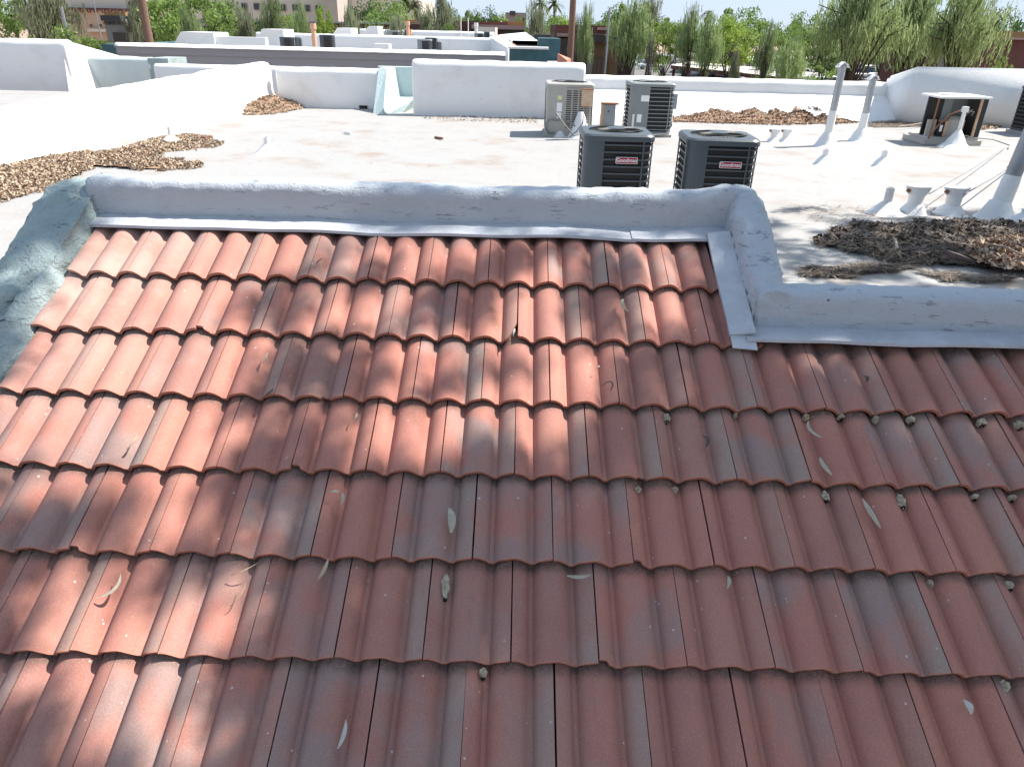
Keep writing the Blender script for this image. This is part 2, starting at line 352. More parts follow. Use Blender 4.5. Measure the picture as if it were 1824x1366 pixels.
def tiled_slope():
    deck = mb(FELT)
    a = [slope(x, s_, -.075) for x, s_ in ((-2.5, -.45), (6.2, -.45), (6.2, 2.2), (1.05, 2.2), (1.05, 2.95), (-2.5, 2.95))]
    bb = [p - TN*.03 for p in a]
    deck.add(a+bb, [tuple(range(6)), tuple(range(11, 5, -1))]+[(i, i+6, (i+1) % 6+6, (i+1) % 6) for i in range(6)])
    roof = deck.build('tile_roof', BL)
    Wt, E_, T0, S0 = .2918, .358, .164, 2.854
    PH = Wt/2
    def h(x):
        u = ((x/PH+.5) % 1)-.5; t = min(1, -u/.455 if u < 0 else u/.415)
        return max(.044*(1-t**2.1)**.66, .006*max(0, 1-abs(u-.43)/.07)**.5 if u > 0 else 0)
    def tmesh(name, x0, x1, chip=None):
        n_ = max(6, int(36*(x1-x0)/Wt)); TH = .018; L_ = .42; g = .088
        xs = [x0+(x1-x0)*i/n_ for i in range(n_+1)]
        def y0(x):
            v = .0012*math.sin(x*90)
            if chip == 'corner' and x > Wt-.034: v += .09*(x-(Wt-.034))/.034+.004
            if chip == 'nick' and abs(x-.21) < .018: v += .014
            if chip == 'left' and x < .03: v += .012
            return v
        top0 = [(x, y0(x), h(x)-.0095) for x in xs]; topm = [(x, .006+y0(x), h(x)-.0095) for x in xs]
        top1 = [(x, L_, h(x)-.009-g*L_) for x in xs]
        bot0 = [(x, y0(x)+.002, h(x)-.009-TH) for x in xs]; bot1 = [(x, L_, h(x)-.009-TH-g*L_) for x in xs]
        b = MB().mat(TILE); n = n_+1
        vs_ = bot1+bot0+top0+topm+top1; fs = []
        for r_ in range(4):
            for i in range(n_):
                a = r_*n+i; fs.append((a, a+1, a+1+n, a+n))
        fs += [tuple(r_*n for r_ in range(5)), tuple(r_*n+n_ for r_ in range(4, -1, -1))]
        b.add(vs_, fs); me = b.mesh(name); me.polygons.foreach_set('use_smooth', [True]*len(fs)); 
        fixnormals(me)
        try: me.set_sharp_from_angle(angle=R(42))
        except Exception: pass
        return me
    G = .0022
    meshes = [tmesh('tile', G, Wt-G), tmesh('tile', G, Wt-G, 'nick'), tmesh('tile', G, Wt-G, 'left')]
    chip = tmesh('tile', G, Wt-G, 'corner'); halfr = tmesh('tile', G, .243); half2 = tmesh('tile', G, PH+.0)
    rnd = random.Random(4)
    for k in range(1, 10):
        s_ = S0-k*E_; off = 0 if k % 2 else -PH
        i = -9
        while True:
            t = T0+off+i*Wt; i += 1
            if t > 5.8: break
            if t < -2.42: continue
            me = meshes[0] if rnd.random() < .88 else rnd.choice(meshes)
            if k <= 2:
                if t > .9: break
                if t+Wt > 1.0: me = halfr if k == 1 else half2
                if k == 2 and t > .72: me = halfr
            if k == 2 and abs(t+Wt-.03) < .04: me = chip
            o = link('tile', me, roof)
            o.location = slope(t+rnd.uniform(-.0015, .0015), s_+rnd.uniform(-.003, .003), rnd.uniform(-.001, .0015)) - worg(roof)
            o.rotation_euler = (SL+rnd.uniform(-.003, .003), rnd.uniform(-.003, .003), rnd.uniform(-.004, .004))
    return roof
ROOF = tiled_slope()

# ---- sprayed foam parapets, swept with lumps
def resample(prof, n):
    P_ = [Vector(p) for p in prof]; d = [0]
    for a, b in zip(P_, P_[1:]): d.append(d[-1]+(b-a).length)
    out = []
    for i in range(n):
        t = d[-1]*i/(n-1); k = 0
        while k < len(d)-2 and d[k+1] < t: k += 1
        u = (t-d[k])/max(1e-9, d[k+1]-d[k]); out.append(P_[k].lerp(P_[k+1], u))
    return out
def foam_sweep(name, sections, step, nprof, m, parent, amp=.008, amp2=.012, fr=9, seed=0, label=None):
    # sections: list of profiles (same length lists of 3-D points)
    secs = [resample(s_, nprof) for s_ in sections]; rows = []
    for a, b in zip(secs, secs[1:]):
        L_ = max((p-q).length for p, q in zip(a, b)); k = max(1, int(L_/step))
        for i in range(k): rows.append([p.lerp(q, i/k) for p, q in zip(a, b)])
    rows.append(secs[-1])
    n = nprof; nr = len(rows); out = []
    for i in range(nr):
        for j in range(n):
            p = rows[i][j]
            du = rows[min(i+1, nr-1)][j]-rows[max(i-1, 0)][j]; dv = rows[i][min(j+1, n-1)]-rows[i][max(j-1, 0)]
            nn = du.cross(dv); nn = nn.normalized() if nn.length > 1e-9 else Vector((0, 0, 1))
            q = p*fr+Vector((seed, 0, 0))
            out.append(p + nn*(amp*noise.fractal(q, 1, 2, 4) + amp2*noise.noise(p*2.1+Vector((seed, 5, 0)))))
    fs = [(i*n+j, i*n+j+1, (i+1)*n+j+1, (i+1)*n+j) for i in range(nr-1) for j in range(n-1)]
    fs += [tuple(range(n)), tuple((nr-1)*n+j for j in range(n-1, -1, -1))]
    b = MB().mat(m); b.add(out, fs); o = b.build(name, parent)
    fixnormals(o.data); o.data.polygons.foreach_set('use_smooth', [True]*(len(fs)-2)+[False]*2)
    if label: o['label'] = label
    return o
def prof1(x, dz=0, dy=0): return [(x, 3.725+dy, 5.40), (x, 3.722+dy, 5.60+dz), (x, 3.729+dy, 5.634+dz), (x, 3.752+dy, 5.652+dz), (x, 3.84+dy, 5.655+dz), (x, 3.92+dy, 5.64+dz), (x, 3.965+dy, 5.58+dz), (x, 3.98+dy, 5.3), (x, 4.0+dy, 4.65), (x, 4.12+dy, 4.5), (x, 4.3+dy, 4.48)]
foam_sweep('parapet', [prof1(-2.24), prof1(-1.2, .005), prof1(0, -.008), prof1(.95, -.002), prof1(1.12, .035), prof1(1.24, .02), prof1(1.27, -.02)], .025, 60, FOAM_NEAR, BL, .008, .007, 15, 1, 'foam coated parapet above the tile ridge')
def prof2(x, dz=0): return [(x, 3.10, 5.08), (x, 3.099, 5.30+dz), (x, 3.107, 5.340+dz), (x, 3.13, 5.358+dz), (x, 3.22, 5.362+dz), (x, 3.31, 5.34+dz), (x, 3.36, 5.28+dz), (x, 3.38, 5.05), (x, 3.42, 4.7), (x, 3.6, 4.52), (x, 3.8, 4.48)]
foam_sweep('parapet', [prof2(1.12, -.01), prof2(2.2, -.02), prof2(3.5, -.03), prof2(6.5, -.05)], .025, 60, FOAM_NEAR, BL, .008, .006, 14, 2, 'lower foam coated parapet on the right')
def prof3(y, z): return [(1.095, y, z-.22), (1.098, y, z-.1), (1.11, y, z-.035), (1.14, y, z-.004), (1.2, y, z+.006), (1.25, y, z-.006), (1.285, y, z-.06), (1.30, y, z-.3), (1.33, y, z-.7), (1.42, y, 4.52), (1.6, y, 4.48)]
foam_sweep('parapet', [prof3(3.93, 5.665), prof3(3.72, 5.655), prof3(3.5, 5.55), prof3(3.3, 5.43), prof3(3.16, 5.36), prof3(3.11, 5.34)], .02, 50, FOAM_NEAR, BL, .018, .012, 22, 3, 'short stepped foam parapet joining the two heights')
# sloping blue-green rake
def rake(s_, cn=.11, cx=-2.42, w_=1.0):
    ck = -2.205-.135*min(1, max(0, (2.52-s_)/.42)); dd = .045 if s_ < 2.6 else .0
    P = [(-2.185, -.02), (-2.20, .045), (ck+.03 if ck < -2.25 else -2.225, .085), (ck-.0, .085-dd), (ck-.035, .092), (min(ck-.07, -2.33), cn-.006), (cx, cn), (-2.49, cn-.05), (-2.54, cn-.2), (-2.56, cn-.6), (-2.58, cn-1.0)]
    return [slope(x, s_, n_) for x, n_ in P]
foam_sweep('rake_parapet', [rake(3.19, .0, -2.36), rake(3.15, .09, -2.36), rake(3.08, .125, -2.36), rake(3.0, .13, -2.37), rake(2.9, .12, -2.40), rake(2.75, .115), rake(2.61, .105), rake(2.5, .10), rake(2.4, .09), rake(2.3, .10, -2.42), rake(2.2, .11, -2.43), rake(2.1, .12, -2.44), rake(1.8, .11, -2.44), rake(1.2, .1, -2.44), rake(-.4, .1, -2.44)], .022, 56, TEAL, BL, .02, .03, 11, 9, 'sloping blue green foam rake wall')
# joint groove lump on the rake (a lower coat peeling over an upper one)
# flashings
def flashing(name, pts_lo, pts_hi, th=.006, label=None):
    n = len(pts_lo); lo = [Vector(p) for p in pts_lo]; hi = [Vector(p) for p in pts_hi]; dn = Vector((0, 0, -th)); lip = Vector((0, -.002, -.014))
    rs = [[hi[i]+dn, hi[i], lo[i], lo[i]+lip, lo[i]+lip+Vector((0, .004, 0)), lo[i]+dn+Vector((0, .006, 0))] for i in range(n)]
    b = mb(FLASH); b.rings(rs); o = b.build(name, BL); fixnormals(o.data)
    if label: o['label'] = label
    return o
def wob(x, a=.008): return a*noise.noise(Vector((x*2.2, 7, 1)))*2
xs = np.linspace(-2.26, .62, 24)
flashing('flashing_strip', [(x, 3.605, 5.447+wob(x)) for x in xs], [(x, 3.73, 5.476+wob(x)) for x in xs])
xs = np.linspace(.60, 1.10, 6)
flashing('flashing_strip', [(x, 3.603, 5.453+wob(x)) for x in xs], [(x, 3.73, 5.482+wob(x)) for x in xs])
# side flashing running down the slope
b = mb(FLASH)
ss = np.linspace(2.17, 2.87, 8); rs = []
for s_ in ss:
    q = .002*math.sin(s_*9); rs.append([slope(.985+q+(2.87-s_)*.0, s_, .045), slope(1.10, s_, .062), slope(1.10, s_, .056), slope(.989+q, s_, .03), slope(.985+q, s_, .03)])
b.rings(rs); o = b.build('flashing_strip', BL, label='side flashing running down beside the step'); fixnormals(o.data)
xs = np.linspace(1.06, 6.4, 30)
flashing('flashing_strip', [tuple(slope(x, 2.14, .052)+Vector((0, 0, wob(x+3)))) for x in xs], [(x, 3.106, 5.178+wob(x+3)) for x in xs], label='right flashing with a jagged patch of paint')
b = mb(FLASH); b.hexa([slope(.99, 2.10, .03), slope(1.10, 2.09, .03), slope(1.10, 2.2, .036), slope(.99, 2.2, .036)], [slope(.99, 2.10, .036), slope(1.10, 2.09, .037), slope(1.10, 2.2, .042), slope(.99, 2.2, .042)]); b.build('flashing_patch', BL)

# ---- far parapets of the near roof
def wallbox(name, x0, x1, y0, y1, z1, parent, m=None, z0=4.4, seed=0, taper=.03, label=None, step=.12):
    m = m or FOAM
    def sec(x): return [(x, y0, z0), (x, y0+.0, z1-.12), (x, y0+.03, z1-.03), (x, y0+.09, z1), (x, y1-.09, z1+.005), (x, y1-.03, z1-.03), (x, y1, z1-.12), (x, y1, z0)]
    e = .05
    def pinch(x, k): return [(x, y0+(y1-y0)*.5+(p[1]-(y0+y1)/2)*k, p[2]-(1-k)*.12 if p[2] > z1-.2 else p[2]) for p in sec(x)]
    return foam_sweep(name, [pinch(x0, .75), pinch(x0+e*.5, .93), sec(x0+e), sec(x1-e), pinch(x1-e*.5, .93), pinch(x1, .75)], step, 26, m, parent, .008, .02, 3, seed, label)
X = lambda px, py, Y: aty(px, py, Y).x
Z = lambda px, py, Y: aty(px, py, Y).z
wallbox('parapet', -6.0, -3.45, 18.9, 19.2, 5.41, BL, seed=11, label='low back parapet with a scupper hole')
wallbox('parapet', -2.5, 1.52, 17.85, 18.25, 5.70, BL, seed=12, label='taller blank block of the back parapet')
wallbox('parapet', 1.35, 9.6, 19.75, 20.1, 5.36, BL, seed=13, label='long low back parapet')
# foam ramp rising to the long low parapet
b = MB().mat(FOAM); vs_ = []; fs = []; n = 60
for i in range(n+1):
    x = 1.5+8.4*i/n
    q = .02*noise.noise(Vector((x, 2, 2)))
    vs_ += [(x, 18.75+q, 4.48), (x, 18.9+q, 4.56+q), (x, 19.3+q, 4.84+q), (x, 19.76, 5.06+q)]
for i in range(n):
    for j in range(3): a = i*4+j; fs.append((a, a+4, a+5, a+1))
b.add(vs_, fs); o = b.build('foam_cant', BL, smooth=True)
# right block with angled end
z1 = 5.80
b = mb(FOAM)
bot = [(9.38, 18.3, 4.4), (17, 18.45, 4.4), (17, 20.2, 4.4), (9.45, 20.2, 4.4)]
b.hexa(bot, [(9.36, 18.42, z1), (17, 18.55, z1), (17, 19.3, z1), (9.42, 19.9, 5.50)])
o = b.build('parapet', BL, label='tall right block of the back parapet with an angled end')
bm = bmesh.new(); bm.from_mesh(o.data); bmesh.ops.recalc_face_normals(bm, faces=bm.faces); bmesh.ops.bevel(bm, geom=list(bm.edges), offset=.06, segments=3, affect='EDGES'); bm.to_mesh(o.data); bm.free()
o.data.polygons.foreach_set('use_smooth', [True]*len(o.data.polygons))
# teal recess between wall and block
b = mb(foam_material('pale teal foam', (.50, .60, .60), .5, (.36, .46, .47), (.45, .75), bump=1.0, bscale=16))
b.box(-3.6, -2.3, 19.6, 19.9, 4.4, 5.45); b.hexa([(-3.47, 17.9, 4.42), (-3.2, 17.7, 4.42), (-2.95, 19.7, 4.42), (-3.47, 19.7, 4.42)], [(-3.46, 18.95, 5.43), (-3.25, 18.9, 5.45), (-3.15, 19.7, 5.46), (-3.46, 19.7, 5.45)])
b.hexa([(-3.3, 17.8, 4.4), (-2.9, 18.3, 4.4), (-2.75, 19.7, 4.4), (-3.3, 19.7, 4.4)], [(-3.3, 17.9, 4.53), (-2.62, 18.6, 4.75), (-2.5, 19.7, 4.8), (-3.3, 19.7, 4.8)])
b.build('scupper_recess', BL, label='pale teal foam recess between the back parapets')
mb(BLACK).box(-3.98, -3.78, 18.86, 18.92, 4.5, 4.585).build('scupper', BL)
# left dividing wall running in depth
def slw(x, y, z, wd=.34): return [(x+.3, y, 4.46), (x+.12, y, 4.6), (x+.02, y, 4.85), (x, y, z-.12), (x-.05, y, z-.03), (x-.15, y, z), (x-.28, y, z-.02), (x-.34, y, z-.12), (x-.36, y, 4.4)]
foam_sweep('parapet', [slw(-7.75, 4.5, 5.12), slw(-7.45, 10, 5.19), slw(-6.85, 14.5, 5.36), slw(-6.3, 18.2, 5.5), slw(-6.2, 19.2, 5.5)], .12, 40, FOAM, BL, .006, .03, 2.2, 15, 'long white dividing wall on the left')
wallbox('parapet', -17.5, -13.0, 22.3, 22.75, 5.80, BL, seed=16, z0=4.3, label='blank left block of the back parapet')
b = mb(FOAM); b.hexa([(-13.1, 22.1, 4.3), (-12.6, 22.6, 4.3), (-12.2, 24.2, 4.3), (-13.1, 24.2, 4.3)], [(-13.1, 22.35, 5.78), (-13.02, 22.6, 5.75), (-12.5, 24.2, 5.35), (-13.1, 24.2, 5.35)]); b.build('parapet', BL, label='sloping end of the left block')
wallbox('parapet', -12.9, -10.9, 22.9, 23.2, 5.38, BL, M('pale mint foam', (.62, .68, .67), .8, .12, 1.2, .4, 12, world=True), seed=17, label='pale mint stretch of parapet')
wallbox('parapet', -10.55, -5.4, 22.2, 22.5, 5.25, BL, seed=18, label='low parapet behind the dividing wall')
mb(TEAL).box(-11.0, -10.4, 22.9, 24.2, 4.4, 5.36).build('parapet', BL, label='short teal parapet return')

# ------------------------------------------------------------------ condenser units
def ring_prism(b, w_, d_, r, z0, z1, thick, n=6):
    o0 = rsq(w_, d_, r, z0, n); o1 = rsq(w_, d_, r, z1, n); i1 = rsq(w_-2*thick, d_-2*thick, max(.005, r-thick), z1, n); i0 = rsq(w_-2*thick, d_-2*thick, max(.005, r-thick), z0, n)
    k = len(o0); vs_ = o0+o1+i1+i0; fs = []
    for a in range(4):
        for j in range(k):
            p, q = a*k+j, a*k+(j+1) % k; a2 = ((a+1) % 4)*k
            fs.append((p, q, a2+(j+1) % k, a2+j))
    b.add(vs_, fs)
def text_mesh(txt, size, m, bold=.012):
    cu = bpy.data.curves.new('t', 'FONT'); cu.body = txt; cu.size = size; cu.extrude = .0015; cu.align_x = 'CENTER'; cu.align_y = 'CENTER'; cu.offset = bold*size
    o = bpy.data.objects.new('t', cu); col.objects.link(o); dg = bpy.context.evaluated_depsgraph_get(); dg.update()
    me = bpy.data.meshes.new_from_object(o.evaluated_get(dg)); bpy.data.objects.remove(o); me.materials.clear(); me.materials.append(m)
    return me
def condenser(loc, w_, hgt, nb, label, cat='air conditioner', rz=0, body=AC_GREY, louv=AC_LOUV, badge=False, panel=(-1,), corner=.14, sticker=None, group='air conditioning condensers on the roofs', simple=False, rr=.1):
    t = empty('condenser_unit', loc, label, cat, group, rz)
    P = lambda bb, nm, sm=False, lb=None: _part(bb, nm, t, sm, lb)
    def _part(bb, nm, par, sm, lb):
        o = link(nm, bb.mesh(nm, sm), par)
        if lb: o['label'] = lb
        return o
    d_ = w_; z0 = .05; zt = hgt-.075
    bb = mb(CONC); bb.box(-w_/2-.03, w_/2+.03, -d_/2-.03, d_/2+.03, 0, .05); P(bb, 'pad')
    bb = mb(body); bb.rings([rsq(w_, d_, rr, z0), rsq(w_, d_, rr, z0+.05)]); P(bb, 'base_pan')
    bb = mb(COIL); k = w_-.05; bb.rings([rsq(k, k, rr-.02, z0+.05), rsq(k, k, rr-.02, zt)], caps=False)
    if not simple:        # coil fins
        nf = 46
        for sgn in (-1, 1):
            for i in range(nf):
                x = -k/2+rr+(k-2*rr)*i/(nf-1)
                bb.box(x-.0025, x+.0025, sgn*k/2-.004, sgn*k/2+.004, z0+.06, zt)
                bb.box(sgn*k/2-.004, sgn*k/2+.004, x-.0025, x+.0025, z0+.06, zt)
    P(bb, 'coil')
    # louver rings
    if nb:
        bb = MB().mat(louv); ring_prism(bb, w_, d_, rr, -.008, .008, .018); lm = bb.mesh('louver', True)
        for i in range(nb):
            link('louver', lm, t, (0, 0, z0+.05+(zt-z0-.05)*(i+.5)/nb))
    # corner posts and service panel (front left)
    bb = mb(body); rs = []
    c = corner
    for z in (z0+.04, zt+.005):
        arc = []
        nn = 6; r = rr+.004; w2 = w_/2+.004
        arc.append((-w2+c+.05, -w2, z))
        for i in range(nn+1):
            a = math.pi*1.5-math.pi/2*i/nn; arc.append((-w2+r+r*math.cos(a), -w2+r+r*math.sin(a), z))
        arc.append((-w2, -w2+r+.03, z))
        inner = [(x+.012, y+.012, zz) for x, y, zz in reversed(arc)]
        rs.append(arc+inner)
    bb.rings(rs); o = P(bb, 'corner_panel', True); fixnormals(o.data)
    bb = mb(body)
    for sx, sy in ((1, -1), (1, 1), (-1, 1)):
        x = sx*(w_/2-rr-.012); y = sy*(w_/2-.004); P(mb(body).box(x-.009, x+.009, y-.007, y+.007, z0+.03, zt), 'upright')
        x = sx*(w_/2-.004); y = sy*(w_/2-rr-.012); P(mb(body).box(x-.007, x+.007, y-.009, y+.009, z0+.03, zt), 'upright')
    x = -w_/2+c+.045; P(mb(body).box(x, x+.03, -w_/2-.006, -w_/2+.01, z0+.03, zt), 'upright')
    # lid
    bb = mb(body); q = w_+.02
    R0 = w_*.405; N = 28; NR = len(rsq(q, q, rr, 0))
    prof = [(q-.0, rr, zt), (q+.006, rr, zt+.02), (q, rr, zt+.05), (q-.04, rr-.01, zt+.07)]
    rs = [rsq(a_, a_, r_, z_) for a_, r_, z_ in prof]
    circ = []
    for p in rs[-1]:
        an = math.atan2(p[1], p[0]); circ.append((R0*math.cos(an), R0*math.sin(an), zt+.075))
    circ2 = [(x*.985, y*.985, zt+.03) for x, y, z in circ]
    bb.rings(rs+[circ, circ2], True, False); o = P(bb, 'lid', True); fixnormals(o.data)
    bb = mb(BLACK); bb.lathe([(R0, zt+.005), (R0, zt+.008)], n=28); P(bb, 'fan_opening')
    bb = mb(M('fan blade', (.03, .033, .038), .5))
    for k_ in range(3):
        a0 = k_*2.094; pts = []
        for rad, wd in ((.08, .35), (R0*.9, .6)):
            for s_ in (-1, 1): an = a0+s_*wd/2*1.2; pts.append((rad*math.cos(an), rad*math.sin(an), zt+.02+(.018 if s_ > 0 else 0)))
        bb.add(pts+[(x, y, z-.004) for x, y, z in pts], [(0, 1, 3, 2), (4, 6, 7, 5), (0, 2, 6, 4), (1, 5, 7, 3), (0, 4, 5, 1), (2, 3, 7, 6)])
    P(bb, 'fan')
    if not simple:
        bb = mb(BLACK); nrad = 44
        for i in range(nrad):
            a = 2*math.pi*i/nrad; c_, s_ = math.cos(a), math.sin(a)
            bb.tube([(R0*.3*c_, R0*.3*s_, zt+.095), (R0*.75*c_, R0*.75*s_, zt+.09), (R0*1.0*c_, R0*1.0*s_, zt+.074)], .0022, 4, False)
        for fr_ in (.5, .68, .86):
            bb.tube([(R0*fr_*math.cos(a), R0*fr_*math.sin(a), zt+.094-.01*fr_) for a in np.linspace(0, 2*math.pi, 33)], .0022, 4, False)
        P(bb, 'fan_guard')
        bb = mb(body if body is not AC_BEI else BLACK); bb.lathe([(R0*.36, zt+.088), (R0*.36, zt+.096), (R0*.30, zt+.102), (.001, zt+.104)], n=24); P(bb, 'guard_hub', True)
    if badge:
        fy = -w_/2-.012; cx = w_*.12; bw, bh = .235, .068; zc = zt-.19
        def plate(m, bw, bh, y):
            bb = mb(m); ring = [(cx+x, y, zc+z) for x, z, _ in [(p[0], p[1], 0) for p in rsq(bw, bh, .012, 0, 4)]]
            bb.rings([ring, [(x, y+.004, z) for x, _, z in ring]]); return bb
        o = P(plate(WHITE, bw, bh, fy-.004), 'badge'); fixnormals(o.data)
        o2 = link('badge_field', plate(RED, bw-.009, bh-.009, fy-.0065).mesh('badge_field'), o); fixnormals(o2.data)
        me = text_mesh('Goodman', .056, WHITE, .012); o3 = link('lettering', me, o, (cx, fy-.008, zc+.001), (math.pi/2, 0, 0))
    return t
def place_top(pxl, pxr, pyt, Y, label, hgt, **k):
    a = aty(pxl, pyt, Y); b_ = aty(pxr, pyt, Y); w_ = k.pop('w', b_.x-a.x)
    return condenser((b_.x-w_/2, Y+w_/2, a.z-hgt+.02), w_, hgt, k.pop('nb', 10), label, **k)
UN1 = place_top(1042, 1168, 240, 7.9, 'dark grey condenser with a Goodman badge behind the parapet, left of the pair', .92, badge=True)
UN2 = place_top(1232, 1360, 246, 7.9, 'dark grey condenser with a Goodman badge speckled with white, right of the pair', .90, badge=True, rz=R(-3))
UN1.location.z = UN2.location.z = RZ
UN3 = condenser((2.62, 15.45, RZ), .86, 1.0, 11, 'tall light grey condenser with a white label beside the small grey cabinet', body=AC_LT, louv=AC_LT, corner=.30, rr=.07)
bb = mb(WHITE).box(-.22, -.06, -.442, -.434, .66, .77); link('label_plate', bb.mesh('label_plate'), UN3)
bb = mb(WHITE).box(-.27, -.18, -.442, -.436, .27, .42); link('label_plate', bb.mesh('label_plate'), UN3)
bb = mb(WHITEP).box(-.36, -.32, -.45, -.434, .12, .42); link('service_plate', bb.mesh('service_plate'), UN3)
# beige unit with punched vents
UN4 = condenser((.98, 15.1, RZ), .9, .98, 0, 'beige condenser with slotted vents and a disconnect box on its corner', body=AC_BEI, louv=AC_BEI, corner=.30, rr=.07)
bb = mb(AC_BEI); wf = .452
bb.box(-.42, .42, -wf+.004, -wf+.012, .10, .90).box(-wf+.004, -wf+.012, -.38, .42, .10, .90).box(wf-.012, wf-.004, -.38, .42, .1, .9)
link('casing', bb.mesh('casing'), UN4)
bb = mb(BLACK)
for cx in (-.02, .10, .22, .34):
    for i in range(18): bb.box(cx-.045, cx+.045, -wf-.002, -wf+.005, .17+i*.039, .187+i*.039)
for cy in (-.18, -.04, .10, .24):
    for i in range(18): bb.box(-wf-.002, -wf+.005, cy-.05, cy+.05, .17+i*.039, .187+i*.039)
o = link('vent_slots', bb.mesh('vent_slots'), UN4); o['kind'] = 'stuff'
for z_, w2, h2, m in ((.72, .075, .07, M('yellow label', (.75, .72, .35), .5)), (.55, .1, .16, WHITE), (.40, .08, .10, WHITE)):
    bb = mb(m).box(-.20-w2/2, -.20+w2/2, -wf-.004, -wf, z_-h2/2, z_+h2/2); link('label_plate', bb.mesh('label_plate'), UN4)
bb = mb(WHITE).box(-wf-.003, -wf, -.36, -.30, .5, .85); link('label_plate', bb.mesh('label_plate'), UN4)
bb = mb(CABLE)
bb.tube([(-.33+.12*math.cos(a), -.50-.02*math.sin(a), .16+.13*math.sin(a)+.04) for a in np.linspace(1.2, 5.2, 14)], .018, 7)
bb.tube([(-.28, -.5, .31), (-.1, -.55, .33), (.03, -.55, .29), (.12, -.58, .22), (.22, -.6, .16)], .014, 6)
link('hose', bb.mesh('hose', True), UN4)
# partly visible unit at right edge
e = atz(1838, 243, RZ)
condenser((e.x+.44, e.y+.44, RZ), .88, 1.0, 10, 'dark louvered condenser cut off by the right edge of the picture', rr=.07)

# disconnect boxes, posts, cabinet
t = empty('disconnect_box', (1.42, 14.4, RZ), 'beige rusted disconnect box on a conduit at the beige condenser corner', 'electrical box')
p = aty(1046, 175, 14.4); mb(TANBOX).box(p.x-.105, p.x+.105, 14.33, 14.45, p.z-.145, p.z+.15).build('box_body', t)
mb(RUST).box(p.x-.11, p.x+.11, 14.32, 14.46, p.z+.15, p.z+.165).build('box_lid', t)
b = mb(CABLE); b.tube([(p.x, 14.4, p.z-.14), (p.x+.02, 14.38, p.z-.4), (p.x-.05, 14.3, p.z-.62), (p.x-.22, 14.2, p.z-.66), (p.x-.42, 14.15, p.z-.45), (p.x-.6, 14.15, p.z-.25)], .014, 7)
b.tube([(p.x-.04, 14.38, p.z-.14), (p.x-.06, 14.36, p.z-.45), (p.x-.18, 14.3, p.z-.6), (p.x-.3, 14.3, p.z-.7)], .012, 6); b.build('flexible_conduit', t, True)
def cone(b, x, y, r0, r1, h_, seedv=0, n=18):
    rs = []
    for fr_, hh in ((1, 0), (.78, .10), (.5, .28), (.3, .6), (.0, 1.0)):
        rr_ = r1+(r0-r1)*fr_; rs.append([(x+rr_*(1+.25*fr_*noise.noise(Vector((math.cos(a)*1.3+seedv, math.sin(a)*1.3, fr_))))*math.cos(a), y+rr_*(1+.25*fr_*noise.noise(Vector((math.cos(a)*1.3+seedv, math.sin(a)*1.3, fr_))))*math.sin(a), RZ-.02+h_*hh) for a in np.linspace(0, 2*math.pi, n, endpoint=False)])
    b.rings(rs)
def post(name, px, py, hgt, r, label, cat, seed=0, coner=.28, coneh=.3, m=FOAM, group=None, extra=None):
    p = atz(px, py, RZ); t = empty(name, (p.x, p.y, RZ), label, cat, group)
    b = mb(FOAM); cone(b, p.x, p.y, coner, r*1.15, coneh, seed); b.build('foam_boot', t, True)
    b = mb(m); b.tube([(p.x, p.y, RZ), (p.x+.0, p.y, RZ+hgt)], r, 12); b.build('pipe', t, True)
    return t, p
t, p = post('conduit_stub', 997, 243, .72, .032, 'thin white coated conduit riser in front of the beige condenser', 'pipe', 1)
b = mb(CABLE); b.tube([(p.x, p.y, RZ+.70), (p.x+.08, p.y, RZ+.82), (p.x+.22, p.y+.02, RZ+.80), (p.x+.36, p.y, RZ+.5), (p.x+.5, p.y, RZ+.28), (p.x+.6, p.y, RZ+.2)], .014, 7); b.build('cable', t, True)
t, p = post('conduit_stub', 1032, 246, .45, .045, 'short white foam coated riser between the condensers', 'pipe', 2, .3, .5)
t, p = post('disconnect_box', 1192, 243, .55, .025, 'small grey disconnect box on a white post right of the tall condenser', 'electrical box', 3, .2, .2, WHITEP)
mb(GREYBOX).box(p.x-.06, p.x+.07, p.y-.05, p.y+.03, RZ+.52, RZ+.80).build('box_body', t)
b = mb(CABLE); b.tube([(p.x, p.y, RZ+.52), (p.x, p.y-.1, RZ+.2), (p.x-.10, p.y-.2, RZ+.06), (p.x-.5, p.y-.3, RZ+.05)], .014, 7); b.build('cable', t, True)
p = atz(1086, 226, RZ); t = empty('steel_cabinet', (p.x, p.y, RZ), 'small grey steel cabinet with rusty edges between two condensers', 'electrical box')
zt_ = Z(1086, 187, p.y)
mb(GREYBOX).box(p.x-.14, p.x+.10, p.y, p.y+.25, RZ, zt_).build('box_body', t)
mb(TANBOX).box(p.x-.20, p.x-.142, p.y+.002, p.y+.25, RZ, zt_).build('side_panel', t)
mb(RUST).box(p.x-.21, p.x+.16, p.y-.01, p.y+.26, zt_, zt_+.03).build('box_lid', t)
mb(BLACK).box(p.x-.06, p.x-.04, p.y-.01, p.y, RZ+.3, RZ+.33).build('latch', t)

